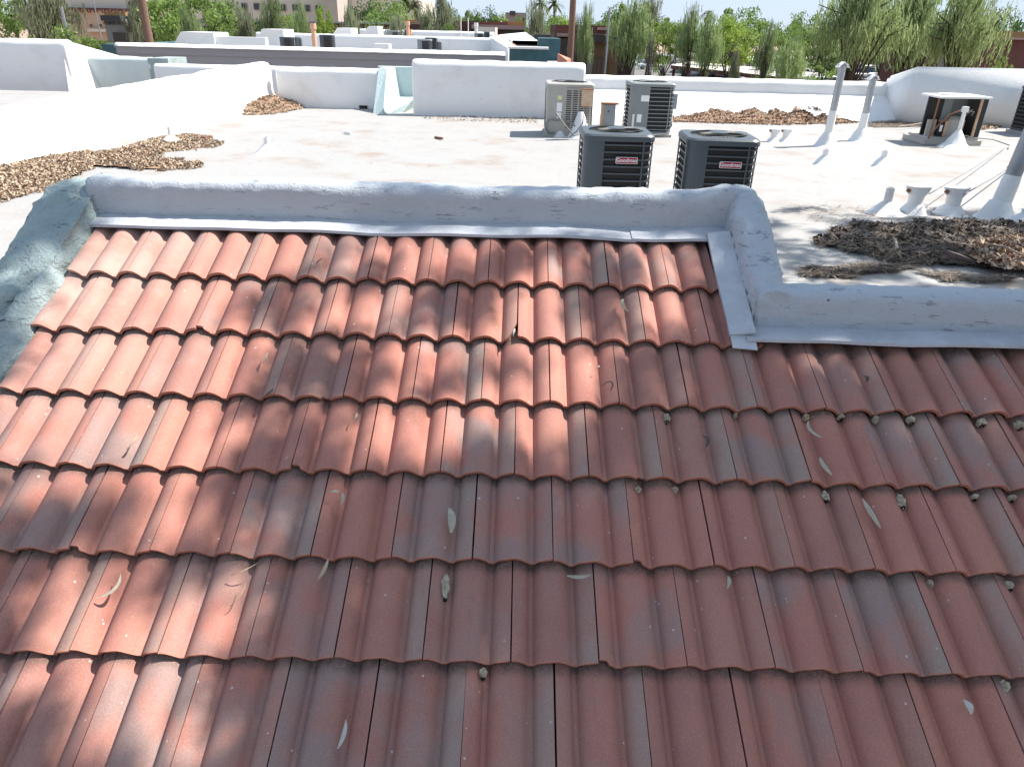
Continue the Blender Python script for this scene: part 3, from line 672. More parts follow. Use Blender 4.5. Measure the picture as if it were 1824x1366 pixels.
# tall flues
def flue(px, py, ptop_y, label, seed):
    p = atz(px, py, RZ); zt_ = Z(px+ (912-px)*-.06, ptop_y, p.y)
    t = empty('flue_pipe', (p.x, p.y, RZ), label, 'flue pipe', 'galvanised flue pipes')
    b = mb(FOAM); cone(b, p.x, p.y, .30, .075, .28, seed); b.tube([(p.x, p.y, RZ+.2), (p.x, p.y, RZ+(zt_-RZ)*.42)], .076, 14); b.build('foam_boot', t, True)
    b = mb(GALV); b.tube([(p.x, p.y, RZ), (p.x, p.y, zt_-.1)], .066, 16); b.tube([(p.x, p.y, zt_-.28), (p.x, p.y, zt_-.265)], .071, 16); b.build('pipe', t, True)
    b = mb(WHITEP); z = zt_-.12
    b.rings([[(p.x-.10, p.y-.09, z), (p.x, p.y-.09, z+.09), (p.x+.10, p.y-.09, z), (p.x+.095, p.y-.09, z-.012), (p.x, p.y-.09, z+.075), (p.x-.095, p.y-.09, z-.012)],
             [(p.x-.10, p.y+.09, z), (p.x, p.y+.09, z+.09), (p.x+.10, p.y+.09, z), (p.x+.095, p.y+.09, z-.012), (p.x, p.y+.09, z+.075), (p.x-.095, p.y+.09, z-.012)]])
    b.box(p.x-.1, p.x+.1, p.y-.01, p.y+.01, z-.01, z+.05)
    o = b.build('rain_cap', t); fixnormals(o.data)
flue(1471, 260, 107, 'tall galvanised flue pipe with a gable cap, left of the two', 1)
flue(1530, 252, 130, 'shorter galvanised flue pipe with a gable cap, right of the two', 2)
# small vents
VG = 'small white vent stubs on the flat roof'
for (px, py, ytop, r, lb, sd) in ((1467, 293, 266, .05, 'short white vent stub below the tall left flue', 1), (1571, 296, 268, .05, 'short white vent stub right of the flues', 2),
                                  (478, 273, 245, .05, 'lone white vent stub in the open middle of the roof', 3), (306, 256, 227, .035, 'thin white vent stub beside the seed litter on the left', 4), (1576, 380, 334, .05, 'short vent stub beside the pair of flared vents', 5),
                                  (1820, 402, 372, .05, 'white coated stub behind the big pole at the right edge', 8)):
    p = atz(px, py, RZ); zt_ = Z(px, ytop, p.y); t, p = post('vent_stub', px, py, zt_-RZ, r, lb, 'vent pipe', sd, .30, .16, FOAM, VG)
    b = mb(BLACK); b.tube([(p.x, p.y, zt_-.02), (p.x, p.y, zt_+.001)], r*.7, 10); b.build('opening', t)
for (px, py, lb, sd, sc_) in ((1625, 378, 'flared white vent support, left of the pair before the litter', 5, 1.), (1692, 380, 'flared white vent support, right of the pair before the litter', 6, 1.),
                         (1377, 252, 'tiny flared white vent, left of the two beside the dark condensers', 7, .75), (1398, 252, 'tiny flared white vent, right of the two beside the dark condensers', 8, .75)):
    p = atz(px, py, RZ); t = empty('flared_vent', (p.x, p.y, RZ), lb, 'vent', 'flared vent supports')
    b = mb(FOAM); cone(b, p.x, p.y, .24*sc_, .09*sc_, .12*sc_, sd)
    rs = []
    for (z, wx, wy) in ((0, .10, .09), (.1, .085, .08), (.17, .09, .08), (.21, .13, .085), (.27, .155, .09), (.275, .15, .085)):
        rs.append([(p.x+.0+wx*sc_*math.cos(a), p.y+wy*sc_*math.sin(a), RZ+z*sc_*1.15) for a in np.linspace(0, 2*math.pi, 18, endpoint=False)])
    b.rings(rs); b.build('vent_body', t, True)
    bb = mb(RUST); bb.tube([(p.x-.145*sc_, p.y-.02, RZ+.27*sc_), (p.x-.12*sc_, p.y-.05, RZ+.25*sc_)], .022*sc_, 8); bb.build('opening', t)
# big pole
p = atz(1772, 388, RZ); t = empty('mast_pole', (p.x, p.y, RZ), 'thick grey metal mast with a white coated foot at the right edge', 'pole')
tp = p + Vector((.42, .1, 3.4))
b = mb(GALVP); b.tube([p, tp], .088, 20); b.tube([p.lerp(tp, .165), p.lerp(tp, .17)], .094, 20); b.build('pole', t, True)
b = mb(FOAM); cone(b, p.x, p.y, .26, .11, .22, 4); b.tube([p, p.lerp(tp, .125), p.lerp(tp, .145)], [.108, .098, .090], 20); b.build('foam_boot', t, True)
for i, (a, bpt, lb) in enumerate((((1655, 346), (1790, 264), 'thin wire running back over the roof from the left flared vent'), ((1716, 347), (1812, 290), 'twisted wire from the right flared vent passing behind the mast'))):
    A = atz(*a, RZ+.30); B_ = atz(*bpt, RZ+.04); b = mb(CABLE); b.tube([A, A.lerp(B_, .5)-Vector((0, 0, .02)), B_], .006+.003*i, 5); tag(b.build('guy_wire'), lb, 'wire')

# broken open unit
p = atz(1652, 258, RZ); x0, y0 = p.x, p.y
t = empty('open_condenser', (x0, y0, RZ), 'rusty condenser with its panels missing and its insides showing', 'air conditioner')
Wd, Dp, H_ = 1.02, .85, .86
mb(CONC).box(x0-.10, x0+Wd+.02, y0-.03, y0+Dp, RZ, RZ+.10).build('pad', t)
mb(AC_BEI).box(x0-.02, x0+Wd-.05, y0, y0+Dp-.05, RZ+.10, RZ+.14).build('base_pan', t)
mb(COIL).box(x0+.02, x0+.33, y0+.42, y0+.46, RZ+.14, RZ+H_).build('coil', t, label='dark bent coil on the left')
mb(COIL).box(x0+Wd-.16, x0+Wd-.06, y0+.0, y0+.75, RZ+.16, RZ+H_).build('coil', t, label='dark coil strip on the right')
mb(AC_LT).box(x0+.335, x0+.50, y0+.40, y0+.44, RZ+.42, RZ+H_).build('inner_panel', t); mb(AC_LT).box(x0+.50, x0+.83, y0+.52, y0+.55, RZ+.14, RZ+H_).build('inner_panel', t)
mb(AC_BEI).box(x0+.0, x0+.17, y0+.20, y0+.24, RZ+.14, RZ+.45).build('inner_panel', t, label='beige lower panel'); mb(AC_BEI).box(x0+.36, x0+.72, y0+.18, y0+.21, RZ+.14, RZ+.46).build('inner_panel', t, label='beige lower panel')
mb(TANBOX).box(x0+.30, x0+.345, y0+.10, y0+.2, RZ+.15, RZ+.44).box(x0+Wd-.20, x0+Wd-.165, y0-.01, y0+.03, RZ+.14, RZ+H_).build('frame_post', t, label='peeling beige posts')
mb(RUST).box(x0-.015, x0+.005, y0-.01, y0+.02, RZ+.14, RZ+H_).box(x0+.18, x0+.36, y0+.12, y0+.16, RZ+.43, RZ+.46).build('frame_post', t, label='rusted corner post')
mb(BLACK).box(x0+.19, x0+.295, y0+.12, y0+.19, RZ+.15, RZ+.42).build('control_box', t)
mb(WHITE).box(x0+.215, x0+.265, y0+.11, y0+.12, RZ+.24, RZ+.36).build('control_label', t)
b = mb(AC_BEI); b.lathe([(.13, RZ+.14), (.135, RZ+.18), (.135, RZ+.42), (.10, RZ+.50), (.0, RZ+.52)], x0+.62, y0+.36, 16); b.build('compressor', t, True)
b = mb(WHITEP); b.hexa([(x0-.0, y0-.04, RZ+H_), (x0+Wd-.02, y0-.04, RZ+H_+.01), (x0+Wd+.0, y0+.82, RZ+H_+.01), (x0+.05, y0+.82, RZ+H_)], [(x0-.0, y0-.04, RZ+H_+.035), (x0+Wd-.02, y0-.04, RZ+H_+.045), (x0+Wd+.0, y0+.82, RZ+H_+.045), (x0+.05, y0+.82, RZ+H_+.035)])
b.tube([(x0+.5+.3*math.cos(a), y0+.4+.3*math.sin(a), RZ+H_+.05) for a in np.linspace(0, 6.283, 25)], .012, 5, False); b.build('lid', t)
b = mb(RUST); b.tube([(x0-.05, y0-.05, RZ+.12), (x0+.04, y0-.1, RZ+.36), (x0+.2, y0-.14, RZ+.58), (x0+.4, y0-.16, RZ+.68), (x0+.56, y0-.16, RZ+.66)], .016, 6)
b.build('refrigerant_line', t, True)
b = mb(CABLE)
for i in range(7):
    a = random.uniform(0, 6.28); b.tube([(x0+.6, y0-.1, RZ+.64), (x0+.6+.12*math.cos(a), y0-.05, RZ+.6+.1*math.sin(a)), (x0+.62+.2*math.cos(a+.6), y0+.05, RZ+.5+.14*math.sin(a))], .006, 4)
b.tube([(x0+.75, y0, RZ+.16), (x0+1.2, y0-.1, RZ+.14), (x0+1.5, y0-.2, RZ+.05), (x0+1.3, y0-.5, RZ+.02)], .01, 5); b.build('loose_wiring', t)
t, p = post('conduit_stub', 1700, 262, .66, .035, 'white coated conduit riser in front of the open condenser', 'pipe', 6, .34, .34)
mb(WHITEP).box(p.x-.05, p.x+.05, p.y-.04, p.y+.04, RZ+.64, RZ+.74).build('box_body', t)

# ------------------------------------------------------------------ litter
def litter(name, poly, n, z, size, mats, label, cat, mound=.0, needle=False, zf=None, flat=.5, edge=.5):
    P2 = [atz(x, y, z) for x, y in poly]; xs_ = [p.x for p in P2]; ys_ = [p.y for p in P2]
    def inside(x, y):
        c_ = False; j = len(P2)-1
        for i in range(len(P2)):
            if (ys_[i] > y) != (ys_[j] > y) and x < (xs_[j]-xs_[i])*(y-ys_[i])/(ys_[j]-ys_[i])+xs_[i]: c_ = not c_
            j = i
        return c_
    cx, cy = sum(xs_)/len(xs_), sum(ys_)/len(ys_); b = MB(); rd = random.Random(hash(label) % 999 if False else len(label)*7); k = 0; tries = 0
    while k < n and tries < n*20:
        tries += 1
        x = rd.uniform(min(xs_), max(xs_)); y = rd.uniform(min(ys_), max(ys_))
        q = noise.noise(Vector((x*1.8, y*1.8, 4.)))*.35
        xx, yy = cx+(x-cx)*(1+q), cy+(y-cy)*(1+q)
        if not inside(x+.16*noise.noise(Vector((x*5, y*5, 2.))), y+.3*noise.noise(Vector((x*4, y*4, 7.)))): continue
        if rd.random() < edge*(.5+.9*noise.noise(Vector((xx*3.1, yy*3.1, 9.)))): continue
        # height of mound: distance from border approximated with shrunken polygon tests
        hh = 0
        if mound:
            for sfr in (1.12, 1.3, 1.6, 2.2):
                if inside(cx+(x-cx)*sfr, cy+(y-cy)*sfr): hh += .25
        zz = z+.012+mound*hh*(.7+.6*noise.noise(Vector((x*2.5, y*2.5, 1.))))+rd.uniform(0, .02)
        b.mat(rd.choice(mats)); a = rd.uniform(0, 6.283)
        if needle: L_ = size*rd.uniform(.5, 1.6); wd = size*.045; a = rd.gauss(.2, .9)
        else: L_ = size*rd.uniform(.5, 1.3); wd = L_*rd.uniform(.3, .6)
        dx, dy = math.cos(a)*L_/2, math.sin(a)*L_/2; nx, ny = -math.sin(a)*wd/2, math.cos(a)*wd/2; fl_ = flat*(2.0 if mound > 0 and not needle else 1); t1, t2 = rd.uniform(-fl_, fl_)*L_*.5, rd.uniform(-fl_, fl_)*wd
        if needle: b.add([(x-dx-nx, y-dy-ny, zz-t1), (x-dx+nx, y-dy+ny, zz-t1+t2), (x+dx+nx, y+dy+ny, zz+t1+t2), (x+dx-nx, y+dy-ny, zz+t1)], [(0, 1, 2, 3)])
        else: b.add([(x-dx, y-dy, zz-t1), (x-nx, y-ny, zz-t2), (x+dx, y+dy, zz+t1), (x+nx, y+ny, zz+t2)], [(0, 1, 2, 3)])
        k += 1
    if mound > 0:
        b.mat(S2 if not needle else S8); NX = 46; x0, x1, y0, y1 = min(xs_), max(xs_), min(ys_), max(ys_); vv = {}; V = []; Fc = []
        def hgt(x, y):
            hh = 0
            for sfr in (1.05, 1.12, 1.2, 1.3, 1.45, 1.6, 1.9, 2.2):
                if inside(cx+(x-cx)*sfr, cy+(y-cy)*sfr): hh += .125
            return z+.004+mound*hh*(.7+.6*noise.noise(Vector((x*2.5, y*2.5, 1.))))+.01*noise.noise(Vector((x*30, y*30, 1.)))
        for jj in range(NX+1):
            for ii in range(NX+1):
                x = x0+(x1-x0)*ii/NX; y = y0+(y1-y0)*jj/NX
                if inside(cx+(x-cx)*1.04, cy+(y-cy)*1.04): vv[(ii, jj)] = len(V); V.append((x, y, hgt(x, y)))
        for jj in range(NX):
            for ii in range(NX):
                q_ = [vv.get(t_) for t_ in ((ii, jj), (ii+1, jj), (ii+1, jj+1), (ii, jj+1))]
                if None not in q_: Fc.append(tuple(q_))
        b.add(V, Fc)
    o = b.build(name); return tag(o, label, cat, kind='stuff')
S1 = M('seed husk tan', (.46, .34, .245), .9, .2, 5, world=True); S2 = M('seed husk brown', (.29, .19, .125), .9, .2, 5, world=True); S3 = M('seed husk pale', (.52, .42, .31), .9, .2, 5, world=True); S4 = M('old leaf grey brown', (.11, .085, .065), .95, .3, 5, world=True)
S5 = M('grey needle', (.25, .20, .165), .95, .3, 5, world=True); S6 = M('pale twig', (.33, .27, .22), .95, .2, 5, world=True); S7 = M('red brown bark chip', (.2, .09, .06), .9, .2, 5, world=True)
S8 = M('dark debris soil', (.11, .085, .065), .95, .3, 5, world=True)
litter('leaf_litter', [(-60, 300), (0, 296), (60, 285), (150, 272), (230, 268), (300, 283), (372, 298), (300, 304), (170, 300), (110, 330), (40, 352), (-60, 372)], 20000, RZ, .038, [S1, S1, S2, S3, S3, S4], 'large drift of tan seed husks left of the tiled slope', 'leaf litter', .05, edge=.2)
litter('leaf_litter', [(228, 262), (280, 246), (350, 240), (400, 258), (385, 264), (300, 272), (250, 285), (190, 275)], 7000, RZ, .038, [S1, S2, S3, S3, S4], 'drift of seed husks around the thin vent stub', 'leaf litter', .04, edge=.3)
litter('leaf_litter', [(424, 205), (440, 190), (480, 176), (520, 177), (545, 192), (530, 197), (470, 206)], 9000, RZ, .05, [S1, S1, S2, S3], 'mound of orange seed husks against the left back parapet', 'leaf litter', .30, edge=0)
litter('leaf_litter', [(1188, 218), (1196, 204), (1300, 203), (1400, 199), (1440, 193), (1500, 205), (1530, 220), (1400, 224)], 13000, RZ, .05, [S1, S2, S7, S2, S1], 'long strip of leaf litter below the long low parapet', 'leaf litter', .22, edge=.1)
litter('leaf_litter', [(1390, 218), (1405, 190), (1425, 187), (1460, 200), (1480, 221)], 3500, RZ, .08, [S2, S4, S5, S2], 'taller heap of twigs in the litter left of the flues', 'leaf litter', .40, edge=0)
litter('leaf_litter', [(1545, 219), (1600, 216), (1665, 212), (1668, 226), (1600, 228), (1540, 226)], 1500, RZ, .10, [S2, S6, S4, S3], 'brown twiggy litter left of the open condenser', 'leaf litter', .07, True)
litter('leaf_litter', [(1740, 222), (1765, 215), (1790, 226), (1745, 233)], 700, RZ, .06, [S1, S2, S3], 'small litter patch right of the open condenser', 'leaf litter', .05)
litter('leaf_litter', [(740, 208), (955, 211), (960, 222), (850, 219), (760, 213)], 500, RZ, .05, [S1, S2, S4], 'thin line of dark litter at the foot of the blank block', 'leaf litter', .0, edge=.6)
near = [(1470, 415), (1500, 402), (1560, 400), (1640, 402), (1700, 394), (1800, 398), (1960, 400), (1960, 500), (1850, 492), (1780, 480), (1700, 474), (1620, 470), (1560, 462), (1530, 448), (1460, 440), (1455, 432)]
litter('leaf_litter', near, 3500, RZ, .07, [S8, S4, S8], 'dark lower layer of the big debris pile at right', 'leaf litter', .10, edge=0)
litter('needle_litter', near, 9500, RZ+.01, .13, [S5, S5, S6, S4, S5], 'big grey brown pile of needles and twigs in the dappled shade', 'leaf litter', .09, True, edge=.05, flat=.35)
litter('leaf_litter', [(1690, 440), (1740, 425), (1840, 425), (1900, 460), (1850, 485), (1740, 470)], 1800, RZ+.07, .06, [S3, S7, S1, S6], 'pinkish chips and pods lying on the debris pile', 'leaf litter', .06, edge=.2)
litter('needle_litter', [(1425, 490), (1440, 478), (1560, 474), (1640, 478), (1540, 492), (1480, 496)], 1500, RZ, .12, [S5, S4, S4, S6], 'small strip of needles in front of the debris pile', 'leaf litter', .02, True, edge=.35, flat=.25)
litter('needle_litter', [(1640, 492), (1700, 486), (1800, 490), (1790, 500), (1680, 502)], 600, RZ, .11, [S5, S4], 'sparse needles along the right parapet', 'leaf litter', .0, True, edge=.5, flat=.2)
litter('needle_litter', [(1400, 365), (1640, 370), (1700, 372), (1760, 372), (1750, 380), (1600, 395), (1460, 400)], 260, RZ, .13, [S5, S4, S2], 'scattered needles around the flared vents', 'leaf litter', .0, True, edge=.5, flat=.15)
litter('needle_litter', [(560, 215), (900, 225), (1000, 300), (1030, 310), (600, 300), (330, 290), (420, 230)], 170, RZ, .10, [S2, S3, S7], 'few scattered leaves over the open middle of the roof', 'leaf litter', .0, True, edge=.3, flat=.1)
litter('needle_litter', [(1380, 300), (1800, 300), (1760, 350), (1400, 360)], 60, RZ, .08, [S2, S3], 'few scattered twigs over the right of the roof', 'leaf litter', .0, True, edge=.3, flat=.1)
# bark strips and sticks on the pile
def stick(name, pts, r, m, label, cat='twig'):
    b = mb(m); b.tube(pts, r, 6); return tag(b.build(name, None, True), label, cat)
def zp(x, y, h_): return atz(x, y, RZ+h_)
stick('bark_strip', [zp(1682, 448, .13), zp(1705, 458, .15), (zp(1735, 466, .12))], [.02, .035, .012], M('dark bark strip', (.09, .06, .055), .9), 'dark peeled bark strip lying on the debris pile', 'bark')
stick('bark_strip', [zp(1595, 425, .16), zp(1598, 445, .22), zp(1606, 460, .13)], [.008, .018, .006], S6, 'pale split bark blade standing in the debris pile', 'bark')
stick('twig', [zp(1755, 434, .14), zp(1790, 440, .18), zp(1826, 457, .12)], .009, S6, 'pale stick across the right of the debris pile')
stick('twig', [zp(1425, 478, .03), zp(1500, 475, .04), zp(1590, 472, .04), zp(1640, 466, .05)], .008, S4, 'long dark twig along the front of the debris pile')
stick('twig', [zp(1555, 227, .05), zp(1600, 226, .08), zp(1640, 220, .1), zp(1662, 212, .14)], .014, S6, 'bare pale branch left of the open condenser')
stick('twig', [zp(345, 247, .03), zp(362, 245, .05), zp(378, 243, .03)], .016, S7, 'brown stick beside the husk drift on the left')
stick('twig', [zp(250, 280, .03), zp(258, 276, .05), zp(260, 271, .04)], .012, S7, 'short curved stick on the left husk drift')
stick('twig', [zp(775, 245, .02), zp(788, 247, .03)], .022, S7, 'small dark stick in the middle of the roof')
o = stick('debris_scrap', [zp(613, 236, .03), zp(625, 237, .03)], .03, WHITE, 'small white scrap on the open roof', 'scrap')

# fallen leaves on the tiles
LG = 'dry leaves on the tiles'
LEAF = [M('dry leaf grey green', (.42, .37, .29), .7, .25, 30), M('dry leaf tan', (.50, .37, .25), .7, .25, 30), M('dry leaf dark', (.10, .075, .065), .8, .3, 30), M('dry leaf pale', (.52, .49, .44), .7, .2, 30)]
def leaf(px, py, L_, wd, ang, bend, mi, label, n0=.035, name='fallen_leaf', cat='leaf'):
    t_, s_ = onroof(px, py, n0); b = mb(LEAF[mi]); N = 9; rs = []
    a = math.radians(ang); pts = []
    for i in range(N):
        u = i/(N-1)-.5; th = a+bend*u; pts.append(Vector((math.cos(th)*u*L_ - math.sin(a)*bend*.25*L_*(4*u*u-1)*.5, math.sin(th)*u*L_ + math.cos(a)*bend*.25*L_*(4*u*u-1)*.5, .012*(1-4*u*u)+.004)))
    for i, q in enumerate(pts):
        u = i/(N-1); ww = wd*max(.06, math.sin(math.pi*(.08+.9*u))**.8)/2; d = (pts[min(i+1, N-1)]-pts[max(i-1, 0)]).normalized(); nn = Vector((-d.y, d.x, 0))
        rs.append([q+nn*ww+Vector((0, 0, .003)), q-Vector((0, 0, .001)), q-nn*ww+Vector((0, 0, .003)), q+Vector((0, 0, .0015))])
    b.rings(rs); me = b.mesh(name, True); fixnormals(me)
    o = link(name, me, None, slope(t_, s_, n0), (SL, 0, 0)); return tag(o, label, cat, LG)
for a in ((598, 878, .045, .012, 0, .3, 0, 'short grey leaf of the crossed pair on the fifth course'), (611, 890, .06, .013, 95, .4, 0, 'downward grey leaf of the crossed pair on the fifth course'),
          (804, 927, .105, .030, 98, .2, 0, 'broad grey green leaf lying straight up the slope near the middle'), (579, 1015, .085, .014, 75, .3, 1, 'slender tan leaf below the crossed pair'),
          (205, 1048, .11, .013, 62, .9, 0, 'long curled leaf at left on the sixth course'), (1444, 768, .10, .016, 112, -.9, 0, 'curved grey leaf below the right debris clumps'),
          (1466, 832, .09, .020, 108, -.5, 0, 'curved grey leaf just above the fifth course at right'), (1548, 915, .13, .022, 105, -.2, 0, 'long grey leaf beside the elongated clump at right'),
          (1032, 1029, .09, .014, 5, .4, 0, 'leaf lying crosswise on the sixth course'), (1296, 1038, .05, .014, 80, .2, 0, 'small upright leaf on the sixth course'),
          (613, 1308, .085, .014, 82, .3, 3, 'pale slender leaf on the lowest course'), (1721, 1259, .045, .024, 105, .1, 3, 'oval pale leaf near the lower right corner'),
          (1110, 546, .085, .022, 100, -.6, 1, 'tan leaf standing in a pan on the second course'), (1085, 688, .06, .009, 140, 1.6, 2, 'dark curled stalk on the third course'),
          (1257, 787, .055, .016, 100, .6, 2, 'dark shrivelled leaf on the fourth course'), (240, 790, .075, .010, 75, .5, 1, 'thin yellowish leaf on the sunlit left tiles'),
          (475, 640, .07, .013, 85, .3, 1, 'brown leaf on the third course at left'), (482, 702, .05, .014, 55, .7, 2, 'dark twisted leaf caught under the third nose line'),
          (635, 745, .045, .010, 80, .5, 0, 'small grey leaf under the fourth nose line'), (1541, 677, .035, .020, 95, .3, 2, 'crumpled dark leaf on the right tiles below the flashing'),
          (570, 468, .045, .006, 60, .3, 2, 'small dark stalk on the first course'), (438, 1017, .10, .004, 30, .3, 1, 'thin straw on the sixth course at left'), (430, 1060, .10, .003, 70, .5, 1, 'thin curved straw below the other at left'),
          (916, 594, .05, .008, 80, .1, 3, 'pale sliver beside the chipped tile'), (1066, 657, .02, .008, 50, .1, 3, 'tiny white flake on the third course')):
    leaf(*a)
# grit clumps in the pans, some with a near-black downslope tip
GRIT = M('grit clump', (.62, .55, .42), .98, .45, 60, .8, 90, c2=(.34, .29, .21)); GRITD = M('black grit tip', (.02, .018, .016), .95, .3, 60)
def clump(px, py, w_, L_, label, dark=True, sd=0):
    t_, s_ = onroof(px, py, -.005); t = empty('grit_clump', slope(t_, s_, -.012), label, 'debris clump', 'grit clumps washed into the tile pans'); t.rotation_euler = (SL, 0, 0)
    for nm, mt, yy, ll, ww, hh in (('grit', GRIT, 0, L_, w_, .024), ('dark_tip', GRITD, -L_*.42, L_*.28, w_*.62, .015)):
        if nm == 'dark_tip' and not dark: continue
        bm = bmesh.new(); bmesh.ops.create_icosphere(bm, subdivisions=3, radius=1)
        for v in bm.verts:
            q = 1+.38*noise.fractal(v.co*2.6+Vector((sd*3.1, 1, 2)), 1, 2, 3)
            tp_ = 1-.25*max(0, -v.co.y); v.co = Vector((v.co.x*ww/2*q*tp_, v.co.y*ll/2*q+yy, max(-.012, v.co.z*hh*q)))
        me = bpy.data.meshes.new(nm); bm.to_mesh(me); bm.free(); me.materials.append(mt); link(nm, me, t)
CL = [(1187, 745, .030, .042, 1, 'round grit clump, leftmost on the fourth course'), (1310, 740, .014, .018, 0, 'very small grit clump between the two leftmost on the fourth course'), (1436, 743, .028, .022, 0, 'grit clump above the curved grey leaf'),
      (1498, 743, .026, .022, 1, 'grit clump right of the one above the curved leaf'), (1560, 747, .022, .030, 0, 'faint mossy clump on the fourth course'), (1623, 748, .030, .036, 1, 'grit clump left of the gap on the fourth course at right'), (1749, 752, .034, .036, 1, 'grit clump on the fourth course near the right edge'), (1816, 757, .034, .042, 1, 'grit clump touching the right edge on the fourth course'),
      (1136, 872, .027, .024, 0, 'small clump on the fifth course near the middle'), (1202, 872, .027, .022, 0, 'small clump beside another on the fifth course near the middle'), (1470, 884, .034, .045, 1, 'dark tipped clump on the fifth course'), (1605, 893, .034, .060, 1, 'elongated dark tipped clump on the fifth course at right'), (1737, 885, .028, .022, 1, 'flat clump on the fifth course near the right'), (1803, 887, .030, .026, 1, 'clump at the right end of the fifth course'),
      (793, 1044, .034, .100, 1, 'long bark like clump in the middle of the sixth course'), (1657, 1040, .018, .030, 0, 'small pale clump on the sixth course at right'), (1797, 1043, .030, .036, 1, 'clump at the right end of the sixth course'),
      (860, 1199, .026, .036, 1, 'clump in the middle of the lowest course'), (1788, 1221, .034, .045, 0, 'ragged clump on the lowest course at right')]
for i, (px, py, w_, L_, dk, lb) in enumerate(CL): clump(px, py, w_, L_, lb, bool(dk), i)

# ------------------------------------------------------------------ second and third buildings
B2 = empty('low_building', (-8, 40, 0), 'white roofed building behind, with a long shaded grey wall', 'building')
def pbox(m, xl, xr, yt, Y, dep, zb=0., name='wall', parent=None, label=None, z1=None):
    a = aty(xl, yt, Y); c_ = aty(xr, yt, Y); z1 = z1 if z1 is not None else (a.z+c_.z)/2
    b = mb(m).box(a.x, c_.x, Y, Y+dep, zb, z1); return b.build(name, parent, label=label), z1
xL, xR = X(205, 80, 33), X(900, 95, 33)
mb(STUCCO_GREY).box(xL, xR, 33, 33.4, 0, 5.05).box(xL-.0, xR, 32.96, 33.0, 5.05, 5.38).box(xL, xR, 32.97, 33.0, 4.0, 4.35).build('wall', B2, label='long grey wall with shadow joints')
foam_sweep('parapet', [[(x, 32.9, 5.34), (x, 32.93, 5.43), (x, 33.1, 5.47), (x, 33.4, 5.47), (x, 33.5, 5.3), (x, 33.52, 4.5)] for x in (xL, xR)], .2, 14, FOAM, B2, .01, .02, 3, 31)
mb(TEALDK).box(xL-.55, xL-.01, 32.92, 45, 0, 5.40).build('wall', B2, label='dark teal end wall')
mb(ROOFWHITE).box(xL-.5, 2, 33.4, 58, 4.3, 5.0).build('flat_roof', B2)
def rblock(parent, xl, xr, yt, Y, dep=1.2, slant=.9, label=None, h_=1.0):
    a = aty(xl, yt, Y); c_ = aty(xr, yt, Y); z = a.z
    b = mb(FOAM); b.hexa([(a.x-slant, Y+.4, z-h_), (c_.x+.06, Y, z-h_), (c_.x+.06, Y+dep, z-h_), (a.x-slant, Y+dep, z-h_)], [(a.x, Y+.1, z), (c_.x, Y+.1, z), (c_.x, Y+dep, z), (a.x, Y+dep, z)])
    b.build('roof_block', parent, label=label)
# side-facing white walls of the inner roofs
rblock(B2, 320, 378, 57, 37, 2.0, .9, 'white roof block at left', 1.0)
mb(FOAM).box(X(325, 68, 37), X(470, 70, 37), 37.2, 37.6, 4.4, 5.72).build('parapet', B2)
rblock(B2, 465, 503, 52, 42, 2.0, .7, 'white roof block behind the left condensers', 1.1)
wallbox('parapet', X(455, 62, 46), X(900, 70, 46), 46, 46.4, Z(700, 64, 46), B2, seed=41, step=.5)
rblock(B2, 600, 624, 50, 47, 2, .8, 'small white roof block', .9)
rblock(B2, 656, 672, 47, 54, 2, .9, 'farthest small white roof block', .9)
wallbox('parapet', X(640, 55, 58), X(880, 58, 58), 58, 58.5, Z(760, 55, 58), B2, seed=42, step=.6)
def mini(xl, xr, yt, Y, label, hgt=.95, **k):
    a = aty(xl, yt, Y); c_ = aty(xr, yt, Y); w_ = (c_.x-a.x); return condenser((a.x+w_/2, Y+w_/2, a.z-hgt), w_, hgt, 9, label, simple=True, rr=.06, **k)
mini(497, 519, 66, 38, 'small dark condenser on the farther roof, left beside the white block')
mini(524, 535, 66, 38.5, 'narrow condenser with a hanging cable on the farther roof', body=AC_LT, louv=AC_LT)
mini(568, 591, 62, 38, 'dark condenser on the farther roof right of the peach pipe')
mini(743, 767, 70, 36, 'round topped low condenser in the middle of the farther roof', .8, body=AC_LT)
mini(757, 777, 67, 38, 'taller dark condenser behind the round topped one on the farther roof', 1.0)
mini(778, 786, 74, 38.5, 'narrow pale condenser at the right of the farther roof cluster', .8, body=AC_LT)
mini(693, 709, 55, 50, 'distant condenser left of the thin peach pipe', .9, body=AC_LT, louv=AC_LT)
mini(720, 732, 54, 50, 'distant dark condenser behind the thin peach pipe', .9)
mini(845, 861, 59, 50, 'distant condenser with an orange side near the right of the far roofs', .9, body=AC_LT)
mini(862, 872, 57, 51, 'distant dark slim condenser at the right of the far roofs', .9)
for (px, yt, yb, Y, r, lb) in ((557, 42, 88, 37, .115, 'thick peach plastic pipe standing on the farther roof'), (726, 38, 64, 49, .10, 'thin peach plastic pipe on the farthest white roof'), (730.5, 53, 64, 49.5, .09, 'short peach pipe beside the thin one'), (848, 41, 60, 52, .10, 'pale grey pipe on the farthest white roof')):
    a = aty(px, yt, Y); t = empty('vent_pipe', (a.x, Y, 4.9), lb, 'vent pipe'); m = ORANGEP if 'peach' in lb else WHITEP
    b = mb(m); b.tube([(a.x, Y, 4.9), (a.x, Y, a.z-.1)], r, 12); b.build('pipe', t, True); b = mb(m); b.tube([(a.x, Y, a.z-.25), (a.x, Y, a.z)], r*1.35, 12); b.build('cap', t, True)
for px in (821, 834):
    a = aty(px, 30 if px == 821 else 33, 55); b = mb(WHITEP); b.tube([(a.x, 55, 4.9), (a.x, 55, a.z)], .03, 6); b.tube([(a.x, 55, 4.9), (a.x, 55, 5.5)], .10, 8); tag(b.build('antenna_mast'), 'thin white mast on the far roof, %s of two' % ('left' if px == 821 else 'right'), 'antenna')
